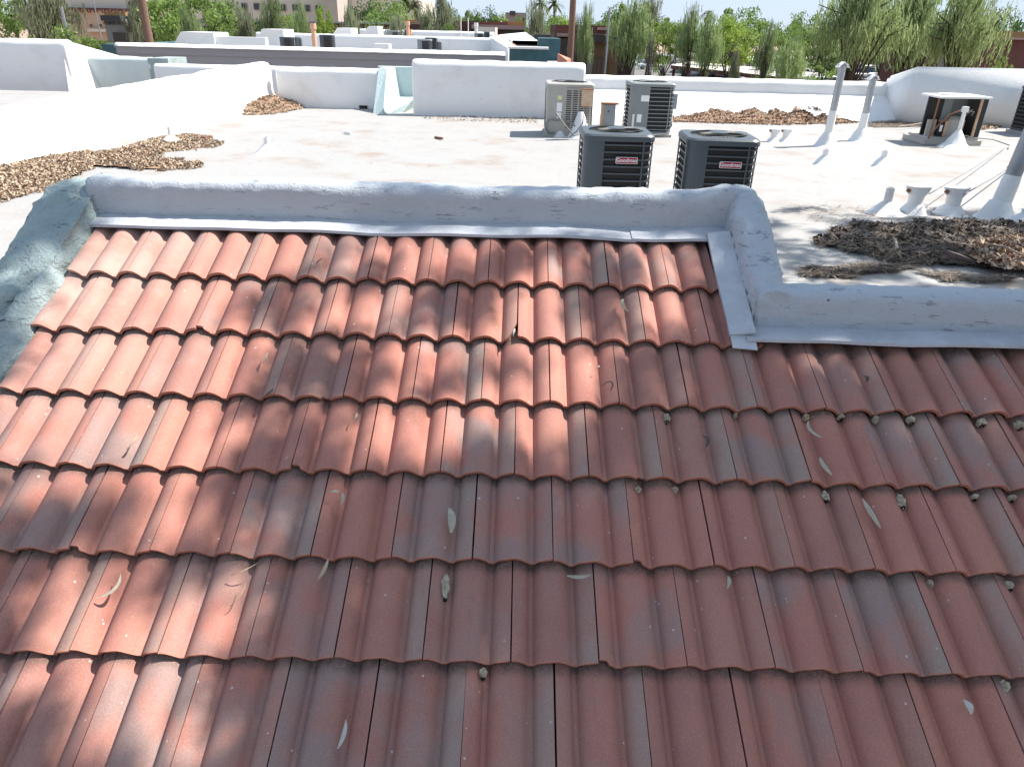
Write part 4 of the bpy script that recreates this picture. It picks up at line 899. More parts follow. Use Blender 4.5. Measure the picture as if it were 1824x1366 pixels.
p1 = aty(700, 79, 37); t = mb(FOAM).box(p1.x-.9, p1.x-.2, 37, 37.7, 5.0, p1.z).build('roof_hatch', B2)
# sloped roofs and teal blocks at the right end
B3 = empty('teal_building', (2, 40, 0), 'stepped building end with dark teal blocks and small white roofs', 'building')
def quadbox(m, xl, xr, yt, yb, Y, dep, name='wall', parent=B3, label=None, bev=False):
    a = aty(xl, yt, Y); c_ = aty(xr, yb, Y); z1_ = (a.z+aty(xr, yt, Y).z)/2
    mb(m).box(a.x, c_.x, Y, Y+dep, 0, z1_).build(name, parent, label=label)
quadbox(TEALDK, 907, 975, 88, 106, 31, .6, label='low dark teal block in front')
mb(FOAM).box(X(907, 87, 31)-.05, X(975, 89, 31)+.05, 30.95, 31.65, Z(940, 88, 31)+.0, Z(940, 88, 31)+.08).build('coping', B3)
quadbox(TEALDK, 960, 997, 69, 106, 38, 3, label='tall dark teal block')
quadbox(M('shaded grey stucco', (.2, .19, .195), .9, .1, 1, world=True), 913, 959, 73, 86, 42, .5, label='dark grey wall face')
b = mb(FOAM); A = aty(893, 62, 50); Bq = aty(912, 73, 42); Cq = aty(959, 74, 42); Dq = aty(936, 58, 52)
b.hexa([A-Vector((0, 0, .2)), Bq-Vector((0, 0, .2)), Cq-Vector((0, 0, .2)), Dq-Vector((0, 0, .2))], [A, Bq, Cq, Dq]); o = b.build('flat_roof', B3); fixnormals(o.data)
b = mb(FOAM); A = aty(872, 66, 48); Bq = aty(905, 86, 33); Cq = aty(916, 84, 35); Dq = aty(893, 62, 50)
b.hexa([A-Vector((0, 0, 2)), Bq-Vector((0, 0, 2)), Cq-Vector((0, 0, 2)), Dq-Vector((0, 0, 2))], [A, Bq, Cq, Dq]); o = b.build('sloped_wall', B3); fixnormals(o.data)
b = mb(TILE); A = aty(912, 78, 40); Bq = aty(925, 86, 36); Cq = aty(912, 86, 35)
b.hexa([A-Vector((0, 0, 1)), Cq-Vector((0, 0, 1)), Bq-Vector((0, 0, 1)), A-Vector((-.1, 0, 1))], [A, Cq, Bq, A+Vector((.1, 0, 0))]); o = b.build('tile_slope', B3); fixnormals(o.data)
quadbox(DKGREY, 951, 982, 62, 68, 55, 2, label='far dark grey fascia'); 
b = mb(TILE); A = aty(997, 98, 34); Bq = aty(1010, 108, 34); b.hexa([A-Vector((0, 0, 1)), Bq-Vector((0, 0, 1)), Bq+Vector((.3, 2, -1)), A+Vector((0, 2, -1))], [A, Bq, Bq+Vector((.3, 2, 0)), A+Vector((0, 2, 0))]); b.build('tile_slope', B3)
pbox(STUCCO_GREY, 860, 1150, 132, 26, .4, 0, 'wall', B3, 'low grey wall behind the white block', z1=4.75)

# ------------------------------------------------------------------ distant buildings
def building(name, label, parts, loc=None):
    t = None
    for (nm, m, xl, xr, yt, Y, dep, zb, lb) in parts:
        a = aty(xl, yt, Y); c_ = aty(xr, yt, Y)
        if t is None: t = empty(name, (a.x, Y, 0), label, 'building')
        z1_ = (a.z+c_.z)/2
        if zb is None: zb_ = 0
        elif zb > 20 or zb < -20: zb_ = Z(xl, abs(zb), Y)
        else: zb_ = z1_-zb
        mb(m).box(a.x, c_.x, Y, Y+dep, max(0, zb_), z1_).build(nm, t, label=lb)
    return t
HS = building('hospital_building', 'large cream building with small square windows at the upper left', [
    ('wall', CREAM, 90, 245, -40, 150, 30, None, 'left cream wing'), ('wall', CREAM, 225, 575, -50, 156, 30, None, 'long cream wing'), ('wall', M('shaded cream stucco', (.40, .35, .31), .9, .06, .3, world=True), 575, 596, -50, 150, 30, None, 'side of the long cream wing, shade put into its colour'),  # cream darkened on this side, its shading is part of the colour
    ('wall', CREAM, 596, 745, -30, 160, 30, None, 'right cream wing'), ('wall', TAN, 118, 240, 17, 149, 1, None, 'tan lower storey'), ('cornice', REDBR, 118, 240, 15, 148.8, 1.2, .35, None), ('band', CREAM, 155, 190, 52, 148, 1, .5, None)])
for (xa, yt) in ((405, 6), (430, 7), (452, 7), (476, 8), (499, 9), (521, 9), (542, 10), (562, 11), (620, 12), (700, 4)):
    a = aty(xa, yt, 155.8); w_ = .95; f = mb(M('window frame', (.3, .26, .22), .8)).box(a.x-.1, a.x+w_+.1, 155.75, 156, a.z-1.1, a.z+.1).build('window', HS); mb(GLASS).box(a.x, a.x+w_, 155.70, 155.75, a.z-1.0, a.z).build('pane', f)
for xa in (131, 144, 157, 169, 183, 195, 207, 219):
    a = aty(xa, 17, 148.9); mb(REDBR).box(a.x, a.x+.32, 148.3, 149, a.z-.55, a.z-.05).build('bracket', HS)
for xa in (160, 177):
    a = aty(xa, 44, 148.9); mb(REDBR).box(a.x, a.x+.35, 148.8, 149, a.z-.35, a.z).build('vent', HS)
D1 = building('office_building', 'dark low office building with a grey sign wall at left', [
    ('wall', GREYW, 184, 222, 34, 80, 10, None, 'grey sign wall'), ('fascia', DKGREY, 178, 215, 28, 79.5, 12, .5, 'dark overhanging fascia'), ('fascia', DKGREY, 215, 300, 31, 80.5, 12, .95, 'dark long fascia'),
    ('wall', DKBROWN, 222, 395, 45, 83, 10, None, 'shaded storefront wall'), ('wall', OCHRE, 184, 222, 22, 88, 4, 2.0, 'ochre upper block'), ('wall', OCHRE, 272, 287, 32, 82, 4, 1.2, 'ochre block under the roof'), ('trim', CREAM, 222, 290, 46, 80.2, .3, .12, None),
    ('wall', DKBROWN, 200, 228, 58, 79, 1, None, 'dark brown door recess')])
me = text_mesh('PREMIER PAIN', .36, DKGREY, .02); q = aty(203, 42.5, 79.9); o = link('sign_lettering', me, D1, (q.x-D1.location.x, -.15, q.z), (math.pi/2, 0, 0))
D2 = building('office_building', 'long dark brown office building with a thin white coping behind the left trees', [
    ('wall', DKBROWN, 380, 500, 37, 76, 12, None, None), ('coping', CONC, 378, 502, 35, 75.6, 12.5, .18, None), ('wall', DKBROWN, 500, 590, 39, 84, 10, None, None), ('coping', CONC, 500, 592, 38, 83.7, 10.5, .15, None), ('wall', BROWN, 590, 770, 43, 80, 10, None, None), ('coping', CONC, 585, 772, 41, 79.6, 10.5, .15, None), ('wall', DKBROWN, 378, 412, 44, 75.4, .4, 1.4, 'black window band')])
D3 = building('office_building', 'reddish brown office building with pink trim behind the far roofs', [
    ('wall', REDBR, 725, 790, 44, 75, 10, None, None), ('wall', OCHRE, 722, 741, 36, 82, 4, 1.5, None), ('wall', REDBR, 808, 905, 39, 78, 10, None, None), ('wall', PINK, 840, 935, 45, 72, 10, .35, 'pink trim band'), ('wall', REDBR, 842, 934, 47.5, 72.5, 9, None, None), ('wall', DKBROWN, 896, 933, 49, 72.2, .4, 1.2, 'black window band'), ('wall', OCHRE, 898, 935, 39, 80, 5, .8, 'orange parapet block'), ('wall', OCHRE, 808, 820, 38, 77.8, 1, 1.1, None), ('wall', CREAM, 848, 882, 49, 60, 6, 1.6, 'pale roof house')])
D4 = building('office_building', 'brown two tone office building behind the palm trunk in the centre', [
    ('wall', REDBR, 990, 1105, 46, 66, 12, None, 'upper dark red wall'), ('trim', PINK, 992, 1105, 61, 65.4, 1, .25, None), ('wall', BROWN, 1056, 1104, 66, 65, 8, None, 'brown front wall'), ('fascia', DKBROWN, 1054, 1106, 62, 64.4, 9, .6, 'dark fascia'), ('wall', GLASS, 1058, 1083, 105, 64.8, .3, None, 'dark glass entrance'), ('wall', GREYW, 1041, 1056, 97, 62, 1.5, None, 'grey stone pier'), ('trim', PINK, 1064, 1106, 49.5, 65.8, .3, .2, None), ('wall', DKBROWN, 990, 1056, 70, 65.2, 3, None, 'shaded lower wall')])
for px_ in (1066, 1074):
    a = aty(px_, 107, 64.6); mb(BROWN).box(a.x-.05, a.x+.05, 64.6, 64.75, 0, a.z).build('mullion', D4)
D5 = building('office_building', 'dark red brick building at the far right', [
    ('wall', BRICK, 1712, 1850, 70, 60, 12, None, None), ('coping', PINK, 1724, 1850, 67, 59.6, 12.5, .14, None), ('wall', OCHRE, 1790, 1850, 57, 66, 5, 1.0, 'orange upper block'), ('wall', BRICK, 1720, 1752, 80, 59.7, .5, None, 'brick panel'), ('wall', DKBROWN, 1700, 1715, 90, 59, 1, None, None), ('wall', GREYW, 1688, 1702, 96, 58, 1, None, 'grey pier')])
D6 = building('office_building', 'low building with white walls seen through the trees in the right centre', [('wall', GREYW, 1100, 1135, 74, 100, 10, None, None), ('wall', CREAM, 1118, 1133, 76, 99, 1, None, None), ('wall', DKBROWN, 1270, 1330, 80, 120, 10, None, None), ('wall', DKBROWN, 1103, 1120, 82, 98, 1, None, None)])
building('far_building', 'tiny pale building on the horizon between the trees', [('wall', GREYW, 900, 938, 23, 400, 20, None, None), ('wall', DKGREY, 908, 918, 20, 398, 8, 2, None)])
# carports
def carport(corners, posts, label):
    t = empty('carport', (atz(*corners[0], 2.6).x, atz(*corners[0], 2.6).y, 0), label, 'carport', 'parking lot carports')
    Q = [atz(x, y, 2.6) for x, y in corners]; b = mb(M('pale metal roof', (.62, .55, .50), .7, .1, .5, world=True)); b.hexa([q+Vector((0, 0, .02)) for q in Q], [q+Vector((0, 0, .10)) for q in Q]); o = b.build('roof', t); fixnormals(o.data)
    b = mb(REDBR); b.hexa([Q[0]+Vector((0, -.12, -.30)), Q[1]+Vector((0, -.12, -.30)), Q[1]+Vector((0, 0, -.30)), Q[0]+Vector((0, 0, -.30))], [Q[0]+Vector((0, -.12, .08)), Q[1]+Vector((0, -.12, .08)), Q[1]+Vector((0, 0, .08)), Q[0]+Vector((0, 0, .08))]); o = b.build('fascia', t); fixnormals(o.data)
    for u in posts:
        for v in (.06, .94):
            q = Q[0].lerp(Q[1], u).lerp(Q[3].lerp(Q[2], u), v); mb(REDBR).box(q.x-.12, q.x+.12, q.y-.12, q.y+.12, 0, 2.58).build('post', t)
carport([(1195, 118), (1405, 141), (1480, 134), (1228, 111)], [.02, .12, .35, .6, .85], 'near carport with a pale sloping roof on red posts')
carport([(1210, 101), (1335, 109), (1395, 106), (1225, 96)], [.1, .4, .7, .95], 'back carport roof between the tree trunks')
carport([(1340, 104), (1470, 108), (1480, 103), (1345, 99)], [.1, .5, .9], 'farthest carport roof at right of centre')

# ------------------------------------------------------------------ vehicles
CARM = {k: M('car paint '+k, c_, .3, .03, 2, spec=.7) for k, c_ in dict(white=(.75, .75, .75), silver=(.45, .45, .46), tan=(.42, .38, .31), blue=(.10, .20, .38), black=(.02, .02, .025), grey=(.16, .17, .18), paleblue=(.35, .45, .58), red=(.35, .04, .03)).items()}
LAMP = M('tail lamp', (.5, .03, .02), .3); HEAD = M('head lamp', (.8, .8, .75), .2); CHROME = M('wheel rim', (.4, .4, .42), .35, metal=.8)
def make_car(kind, color):
    t = bpy.data.objects.new('parked_car' if kind != 'pickup' else 'pickup_truck', None); col.objects.link(t); body = CARM[color]
    L_, W_, Hh = dict(sedan=(4.7, 1.8, 1.45), suv=(4.7, 1.9, 1.75), pickup=(5.6, 1.95, 1.85), van=(5.2, 2.0, 2.1))[kind]
    low = [(-L_/2, .35), (-L_/2+.05, .62), (-L_/2+.2, .82 if kind == 'sedan' else .95)]
    h1 = .92 if kind == 'sedan' else 1.08
    if kind == 'pickup': prof = [(-L_/2, .45), (-L_/2+.02, 1.1), (-.45, 1.12), (.5+.9, 1.12), (L_/2-.15, 1.02), (L_/2, .75), (L_/2, .4)]
    else: prof = [(-L_/2, .35), (-L_/2+.03, h1-.1), (-L_/2+.25, h1), (L_/2-1.25, h1), (L_/2-.25, h1-.17), (L_/2, .62), (L_/2, .33)]
    def pr(b, pf, hw, tz=None, tw=None):
        rs = []
        for y in (-1, 1):
            rs.append([(x, y*(hw if tw is None or z < tz else tw), z) for x, z in pf])
        b.rings(rs)
    b = mb(body); pr(b, prof, W_/2); me = b.mesh('body'); fixnormals(me)
    bm = bmesh.new(); bm.from_mesh(me); bmesh.ops.bevel(bm, geom=list(bm.edges), offset=.07, segments=2, affect='EDGES'); bm.to_mesh(me); bm.free(); me.polygons.foreach_set('use_smooth', [True]*len(me.polygons)); link('body', me, t)
    if kind == 'pickup': cab = [(-.45, 1.1), (-.30, 1.78), (.75, 1.80), (1.45, 1.1)]
    elif kind == 'sedan': cab = [(-L_/2+.45, h1-.02), (-L_/2+1.15, Hh), (.45, Hh), (1.15, h1-.02)]
    else: cab = [(-L_/2+.1, h1-.02), (-L_/2+.35, Hh), (.75, Hh), (1.35, h1-.02)]
    b = mb(GLASS); pr(b, cab, W_/2-.10, 1.3, W_/2-.26); me = b.mesh('glasshouse'); fixnormals(me); link('glasshouse', me, t)
    top = [(x, z) for x, z in cab[1:3]]; b = mb(body); b.box(top[0][0]-.06, top[1][0]+.06, -W_/2+.24, W_/2-.24, Hh-.02 if kind != 'pickup' else 1.77, Hh+.05 if kind != 'pickup' else 1.86)
    for xx in ((top[0][0]+top[1][0])/2,): b.box(xx-.05, xx+.05, -W_/2+.12, W_/2-.12, h1, Hh-.02)
    link('roof_panel', b.mesh('roof_panel'), t)
    for sx in (-1, 1):
        for sy in (-1, 1):
            b = mb(TYRE); rs = [[(sx*L_*.30+.34*math.cos(a), sy*(W_/2-.1)+yy, .34+.34*math.sin(a)) for a in np.linspace(0, 6.283, 18, endpoint=False)] for yy in (-.12, .12)]; b.rings(rs); wh = link('wheel', b.mesh('wheel'), t)
            b = mb(CHROME); rs = [[(sx*L_*.30+.2*math.cos(a), sy*(W_/2+.02)+yy, .34+.2*math.sin(a)) for a in np.linspace(0, 6.283, 12, endpoint=False)] for yy in (-.01, .01)]; b.rings(rs); link('rim', b.mesh('rim'), wh)
    for sy in (-1, 1):
        link('headlight', mb(HEAD).box(L_/2-.06, L_/2+.01, sy*W_*.36-.18, sy*W_*.36+.18, .60, .74).mesh('headlight'), t)
        link('tail_light', mb(LAMP).box(-L_/2-.01, -L_/2+.05, sy*W_*.38-.14, sy*W_*.38+.14, .68, .86).mesh('tail_light'), t)
    return t
proto = {}
def car(px, py, kind, color, rz, label):
    key = (kind, color); first = key not in proto
    if first: proto[key] = make_car(kind, color); t = proto[key]
    else: t = copy_tree(proto[key])
    p = atz(px, py, .01); t.location = (p.x, p.y, .01); t.rotation_euler = (0, 0, R(rz)); tag(t, label, 'truck' if kind == 'pickup' else 'car', 'vehicles in the parking lot')
for a in ((1592, 116, 'pickup', 'tan', 185, 'tan pickup truck parked side on behind the trunks'), (1588, 146, 'sedan', 'paleblue', 182, 'pale blue sedan just above the low parapet'), (1157, 124, 'suv', 'white', 178, 'white suv parked side on left of the carport'),
          (1122, 117, 'sedan', 'white', 95, 'white sedan seen from behind near the mailbox cabinet'), (1143, 115, 'suv', 'paleblue', 95, 'pale blue suv behind the willow trunk'), (1206, 112, 'van', 'white', 80, 'white van facing the camera behind the round bush'),
          (1232, 137, 'sedan', 'silver', 88, 'silver sedan under the near carport, leftmost'), (1256, 139, 'suv', 'grey', 88, 'grey suv under the near carport'), (1282, 142, 'sedan', 'black', 88, 'black sedan under the near carport'), (1312, 146, 'sedan', 'white', 88, 'white sedan deep under the near carport'),
          (1545, 126, 'suv', 'black', 200, 'black suv behind the forked tree trunk'), (1552, 142, 'suv', 'black', 205, 'black suv nearest the low parapet'), (1515, 143, 'suv', 'grey', 190, 'grey suv left of the flue cap'), (1470, 147, 'sedan', 'black', 190, 'black sedan with a pale roof rack below the leaning tree'), (1430, 147, 'pickup', 'white', 185, 'white pickup behind the low parapet at the carport end'),
          (1553, 112, 'sedan', 'white', 190, 'white sedan behind the black suv'), (1531, 111, 'sedan', 'red', 190, 'red sedan half hidden behind the flue'), (1657, 124, 'sedan', 'white', 180, 'white sedan roof peeping over the tall right block'), (1567, 108, 'suv', 'blue', 185, 'blue suv left of the tan pickup'),
          (1510, 118, 'sedan', 'blue', 190, 'blue sedan left of the black suv'), (1350, 118, 'sedan', 'grey', 95, 'grey sedan below the back carport, left'), (1372, 119, 'suv', 'blue', 95, 'blue suv below the back carport, middle'), (1395, 120, 'sedan', 'white', 95, 'white sedan below the back carport, right'), (1300, 114, 'sedan', 'grey', 95, 'grey sedan between the two carports'), (183, 66, 'suv', 'black', 180, 'black suv parked left of the dark office building')):
    car(*a)
p = atz(1111, 130, 0); t = empty('mailbox_cabinet', (p.x, p.y, 0), 'pale grey cluster mailbox cabinet beside the brown building', 'mailbox')
s_ = 1.0; mb(M('mailbox grey', (.45, .5, .55), .5)).box(p.x-.9, p.x+.7, p.y, p.y+.5, .5, 2.1).build('cabinet', t)
for k_ in (-.6, 0, .5): mb(GREYBOX).box(p.x+k_-.05, p.x+k_+.05, p.y+.2, p.y+.3, 0, .5).build('leg', t)
for k_ in (-.5, -.1, .3): mb(GREYBOX).box(p.x+k_-.01, p.x+k_+.01, p.y-.02, p.y, .55, 2.05).build('door_seam', t)
# light poles
for (px, yt, Y, r, arm, lb) in ((1086, 14, 58, .07, 0, 'thin pale light pole in front of the brown building'), (109, 13, 50, .09, 0, 'grey metal light pole at the far left'), (166, 0, 70, .04, 0, 'thin wire like pole left of the office sign wall'), (1206, 84, 100, .09, 1, 'dark parking lot lamp post near the white van'), (1650, 80, 70, .1, 1, 'dark lamp post in front of the brick building')):
    a = aty(px, yt, Y); t = empty('light_pole', (a.x, Y, 0), lb, 'pole'); m = GALVP if not arm else DKGREY
    b = mb(m); b.tube([(a.x, Y, 0), (a.x, Y, a.z)], [r*1.3, r], 10); b.build('pole', t, True)
    if arm: mb(DKGREY).box(a.x-.35, a.x+.35, Y-.2, Y+.2, a.z, a.z+.18).build('lamp_head', t)

# ------------------------------------------------------------------ trees
LM = dict(green=leafmat('mesquite leaves', (.25, .35, .10), (.125, .19, .05), .45), dark=leafmat('dense dark leaves', (.095, .17, .05), (.04, .08, .025)), bright=leafmat('bright palo verde leaves', (.30, .38, .07), (.17, .25, .05), .45),
          grey=leafmat('grey green hanging leaves', (.37, .40, .25), (.22, .24, .15), .45), bare=leafmat('dry grey twigs', (.27, .24, .20), (.14, .12, .10), .1), weep=leafmat('willow leaves', (.38, .47, .21), (.19, .25, .11), .45))
def quads_mesh(name, P, A, B_, m):
    n = len(P); v = np.empty((n*4, 3)); v[0::4] = P-A-B_; v[1::4] = P+A-B_; v[2::4] = P+A+B_; v[3::4] = P-A+B_
    me = bpy.data.meshes.new(name); me.vertices.add(n*4); me.vertices.foreach_set('co', v.ravel()); me.loops.add(n*4); me.loops.foreach_set('vertex_index', np.arange(n*4)); me.polygons.add(n)
    me.polygons.foreach_set('loop_start', np.arange(n)*4); me.polygons.foreach_set('loop_total', np.full(n, 4)); me.materials.append(m); me.update(calc_edges=True); return me
def rv(r_, n): q = r_.normal(size=(n, 3)); return q/np.linalg.norm(q, axis=1)[:, None]
def tree_kind(kind, seed):
    r_ = np.random.default_rng(seed); b = mb(BARK)
    # unit tree: height 1, crown width about 1
    if kind in ('green', 'bright', 'dark', 'bush'):
        mat_ = LM['green' if kind == 'bush' else kind]; nb = 30 if kind != 'dark' else 36; c0 = .66 if kind != 'bush' else .42; rz = .32 if kind != 'bush' else .46
        cs = rv(r_, nb)*(r_.random((nb, 1))**.35); cs = cs*np.array([.40, .40, rz])+np.array([0, 0, c0]); cs[:, 2] = np.maximum(cs[:, 2], .46 if kind != 'bush' else .08)
        rad = r_.uniform(.055, .15, nb)*(1.1 if kind == 'dark' else 1); n = 4600; k = r_.integers(0, nb, n)
        P = cs[k]+rv(r_, n)*(rad[k]*r_.random(n)**.45)[:, None]*np.array([1.15, 1.15, .72])
        out = rv(r_, n); A = out*r_.uniform(.006, .017, n)[:, None]; Bv = np.cross(out, rv(r_, n)); Bv /= np.linalg.norm(Bv, axis=1)[:, None]+1e-9; Bv *= r_.uniform(.004, .010, n)[:, None]
        tips = cs[:10]
        b.tube([(0, 0, 0), (.01, 0, .14), (.0, .01, .3)], [.022, .018, .014], 7)
        for c_ in tips: b.tube([(0, 0, .22), tuple(np.array([0, 0, .3])*.5+c_*.5+r_.normal(size=3)*.02), tuple(c_)], [.012, .007, .003], 5, False)
    else:
        mat_ = LM['grey' if kind == 'weep2' else 'bare' if kind == 'bare' else 'weep']; nb = 26; an = r_.uniform(0, 6.283, nb); rr_ = r_.uniform(.05, .42, nb); zz = .98-.36*(rr_/.45)**1.6+r_.normal(size=nb)*.06; zz[0] = 1.0
        tips = np.stack([rr_*np.cos(an), rr_*np.sin(an), np.clip(zz, .68, 1.0)], 1); b.tube([(0, 0, 0), (.03, .0, .2), (.0, .02, .57)], [.026, .02, .015], 7)
        NS = 760 if kind != 'bare' else 400; NC = 7; k = r_.integers(0, nb, NS); u = r_.random(NS)**.45
        st = np.array([0, 0, .57]); base = st+(tips[k]-st)*u[:, None]; base[:, 2] += .10*u*(1-u)*2; base += r_.normal(size=(NS, 3))*np.array([.05, .05, .025])
        HL = r_.uniform(.04, .20, NS)*(1 if kind != 'bare' else .5); j_ = np.tile(np.arange(NC), NS); kk = np.repeat(np.arange(NS), NC); fr = (j_+r_.random(NS*NC))/NC
        P = base[kk].copy(); P[:, 2] -= fr*HL[kk]; P[:, 0] -= fr*HL[kk]*.22; P += r_.normal(size=P.shape)*np.array([.006, .006, .003]); P[:, 2] = np.maximum(P[:, 2], .47)
        n = len(P); Ls = r_.uniform(.010, .026, n); A = np.stack([r_.normal(size=n)*.006-Ls*.2, r_.normal(size=n)*.006, Ls], 1); th = r_.uniform(0, 3.14, n); wq = r_.uniform(.002, .0055, n)
        if kind == 'bare': A = rv(r_, n)*.02; wq *= .4
        Bv = np.stack([np.cos(th)*wq, np.sin(th)*wq, 0*wq], 1)
        for c_ in tips: b.tube([(0, 0, .3), tuple(st*.5+c_*.5+r_.normal(size=3)*.03+np.array([0, 0, .05])), tuple(c_)], [.010, .006, .002], 5, False)
    return quads_mesh('crown', P, A, Bv, mat_), b.mesh('trunk', True)
KIND = {}
def kindmesh(kind, i):
    if (kind, i) not in KIND: KIND[(kind, i)] = tree_kind(kind, 100*list(('green', 'bright', 'dark', 'bush', 'weep', 'weep2', 'bare')).index(kind)+i)
    return KIND[(kind, i)]
TR = random.Random(3)
KN = dict(green='mesquite_tree', bright='palo_verde_tree', dark='ficus_tree', bush='bush', weep='willow_tree', weep2='acacia_tree', bare='bare_tree')
def tree(px, yt, wpx, Y, kind, label, lean=0, group=None):
    a = aty(px, yt, Y); w_ = abs(aty(px+wpx/2, yt, Y).x-aty(px-wpx/2, yt, Y).x)*(1.25 if kind in ('green', 'bright', 'dark', 'bush') else 1.1); H_ = a.z
    t = empty(KN[kind], (a.x, Y, 0), label, 'bush' if kind == 'bush' else 'tree', group or 'trees behind the roofs', TR.uniform(-.6, .6))
    cm, tm = kindmesh(kind, TR.randint(0, 1))
    for nm, me in (('trunk', tm), ('crown', cm)):
        o = link(nm, me, t); o.scale = (w_, w_, H_); o.rotation_euler = (R(TR.uniform(-2, 2)), R(lean), TR.uniform(0, 6.28) if not lean else 0)
for a in ((8, -25, 110, 75, 'green', 'dense green tree in the upper left corner'), (52, -60, 130, 58, 'weep2', 'hanging grey green tree at left with a bent dark trunk'), (132, 14, 125, 50, 'bush', 'rounded feathery green bush behind the left light pole'), (12, 48, 60, 66, 'bush', 'low green bush at the left edge'), (60, 52, 60, 64, 'bush', 'low green bush right of the one at the left edge'),
          (236, -30, 62, 60, 'weep2', 'hanging tree just left of the palm trunk'), (310, -45, 140, 54, 'green', 'open branched tree right of the palm trunk'), (375, -20, 110, 64, 'green', 'light green tree left of the cream building windows'), (335, 10, 70, 50, 'weep', 'thin drooping tree in front of the dark office'),
          (432, 12, 60, 60, 'weep2', 'drooping tree under the first window'), (478, -18, 62, 62, 'weep', 'drooping tree between the cream windows'), (532, 0, 46, 58, 'weep', 'narrow dark drooping tree before the cream building'), (515, 24, 60, 72, 'bright', 'bright green tree low before the cream building'), (576, 10, 44, 66, 'bright', 'upright yellow green tree beside the shaded cream side'), (450, 30, 80, 70, 'green', 'low green tree behind the dark office roof'),
          (618, 2, 52, 64, 'weep2', 'olive drooping tree right of the shaded cream side'), (690, -12, 110, 85, 'green', 'broad green tree right of the cream building'), (658, -6, 60, 96, 'dark', 'dark tree between the cream wings'), (662, 22, 90, 60, 'bush', 'pale feathery bush before the far roofs'), (705, 20, 70, 58, 'weep2', 'grey drooping tree left of the reddish building'), (745, 4, 40, 80, 'bare', 'sparse brown tree left of the sky gap'),
          (762, 6, 50, 74, 'weep2', 'drooping grey tree behind the reddish building, left'), (788, -22, 62, 72, 'weep2', 'tall thin grey tree against the sky'), (800, 30, 40, 70, 'green', 'small green tree at the end of the reddish wall'), (822, 14, 50, 100, 'green', 'round green tree against the sky left of the dark dome'), (846, 14, 34, 105, 'green', 'narrow green tree beside the dark dome tree'), (872, 9, 54, 92, 'dark', 'dark domed tree on the skyline'), (893, 24, 46, 84, 'bright', 'yellow green bush tree right of the dark dome'), (925, 27, 30, 140, 'green', 'small far tree before the horizon building'),
          (955, 0, 66, 62, 'weep2', 'large olive drooping tree right of the horizon building'), (975, 12, 50, 78, 'green', 'green tree behind the olive drooping one'), (1000, 26, 70, 86, 'bright', 'bright tree left of the centre palm trunk'), (1034, 26, 56, 60, 'bare', 'grey leafless tree right of the centre palm trunk'), (1048, 6, 40, 58, 'weep', 'slim willow before the brown building'), (1068, 24, 60, 90, 'green', 'far green tree above the brown building'),
          (1098, 18, 56, 92, 'dark', 'dark tree above the pale light pole'), (1130, -4, 105, 60, 'weep', 'large willow standing over the mailbox cabinet'), (1118, 2, 90, 78, 'green', 'light green tree behind the large willow'), (1163, -10, 70, 110, 'weep2', 'tall grey eucalyptus on the skyline'), (1162, 58, 40, 58, 'bare', 'grey leafless tree beside the white suv'), (1192, 30, 80, 84, 'bright', 'bright yellow green tree behind the white suv'), (1180, 92, 40, 62, 'bush', 'small silvery olive tree before the near carport'), (1219, 100, 9, 104, 'bush', 'round clipped shrub beside the white van'),
          (1236, 6, 62, 60, 'weep', 'tall willow left of the paired carport willows'), (1270, 24, 66, 58, 'weep', 'willow over the near carport'), (1326, 10, 100, 100, 'green', 'high green tree behind the back carport'), (1310, 32, 96, 84, 'bright', 'wide yellow green tree behind the back carport'), (1374, 38, 50, 54, 'weep', 'leaning slim willow right of the near carport'), (1320, 78, 24, 52, 'weep2', 'small mop headed tree at the carport'), (1408, 30, 66, 90, 'green', 'feathery tree left of the big willow'),
          (1412, 66, 66, 52, 'weep', 'low dark drooping tree left of the flues'), (1450, 10, 90, 94, 'green', 'tall rounded tree left of the big willow'), (1486, 40, 80, 74, 'green', 'middle green tree behind the left flue'), (1448, 98, 110, 60, 'bush', 'low spreading bush behind the low parapet'), (1380, 104, 60, 64, 'bush', 'low spreading bush at the carport end'), (1530, 30, 90, 82, 'green', 'green tree behind the pickup'),
          (1560, -75, 190, 44, 'weep', 'big willow hanging over the upper right'), (1545, 10, 90, 110, 'green', 'forked dark stemmed tree behind the flues'), (1600, 15, 110, 84, 'bright', 'light green tree behind the tan pickup'), (1648, -50, 180, 48, 'weep', 'second big willow over the tall right block'), (1665, 36, 110, 66, 'bright', 'yellow green tree below the second willow'), (1755, -55, 170, 42, 'weep', 'third big willow before the brick building'), (1700, 20, 90, 80, 'green', 'green tree behind the brick building, left'), (1790, 10, 100, 74, 'dark', 'dark tree above the brick building'),
          (1806, 66, 90, 30, 'bush', 'bright green bush rising over the right block')):
    tree(*a)
# far tree line, one object each
for i in range(34):
    px_ = 20+i*55+TR.uniform(-15, 15)
    if 870 < px_ < 950: continue
    hz = 25+.025*px_; Y = TR.uniform(170, 240)
    tree(px_, hz-TR.uniform(10, 24)*(190/Y), TR.uniform(60, 95), Y, TR.choice(('green', 'dark', 'bright', 'green')), 'hazy far tree of the distant tree line', group='far tree line')
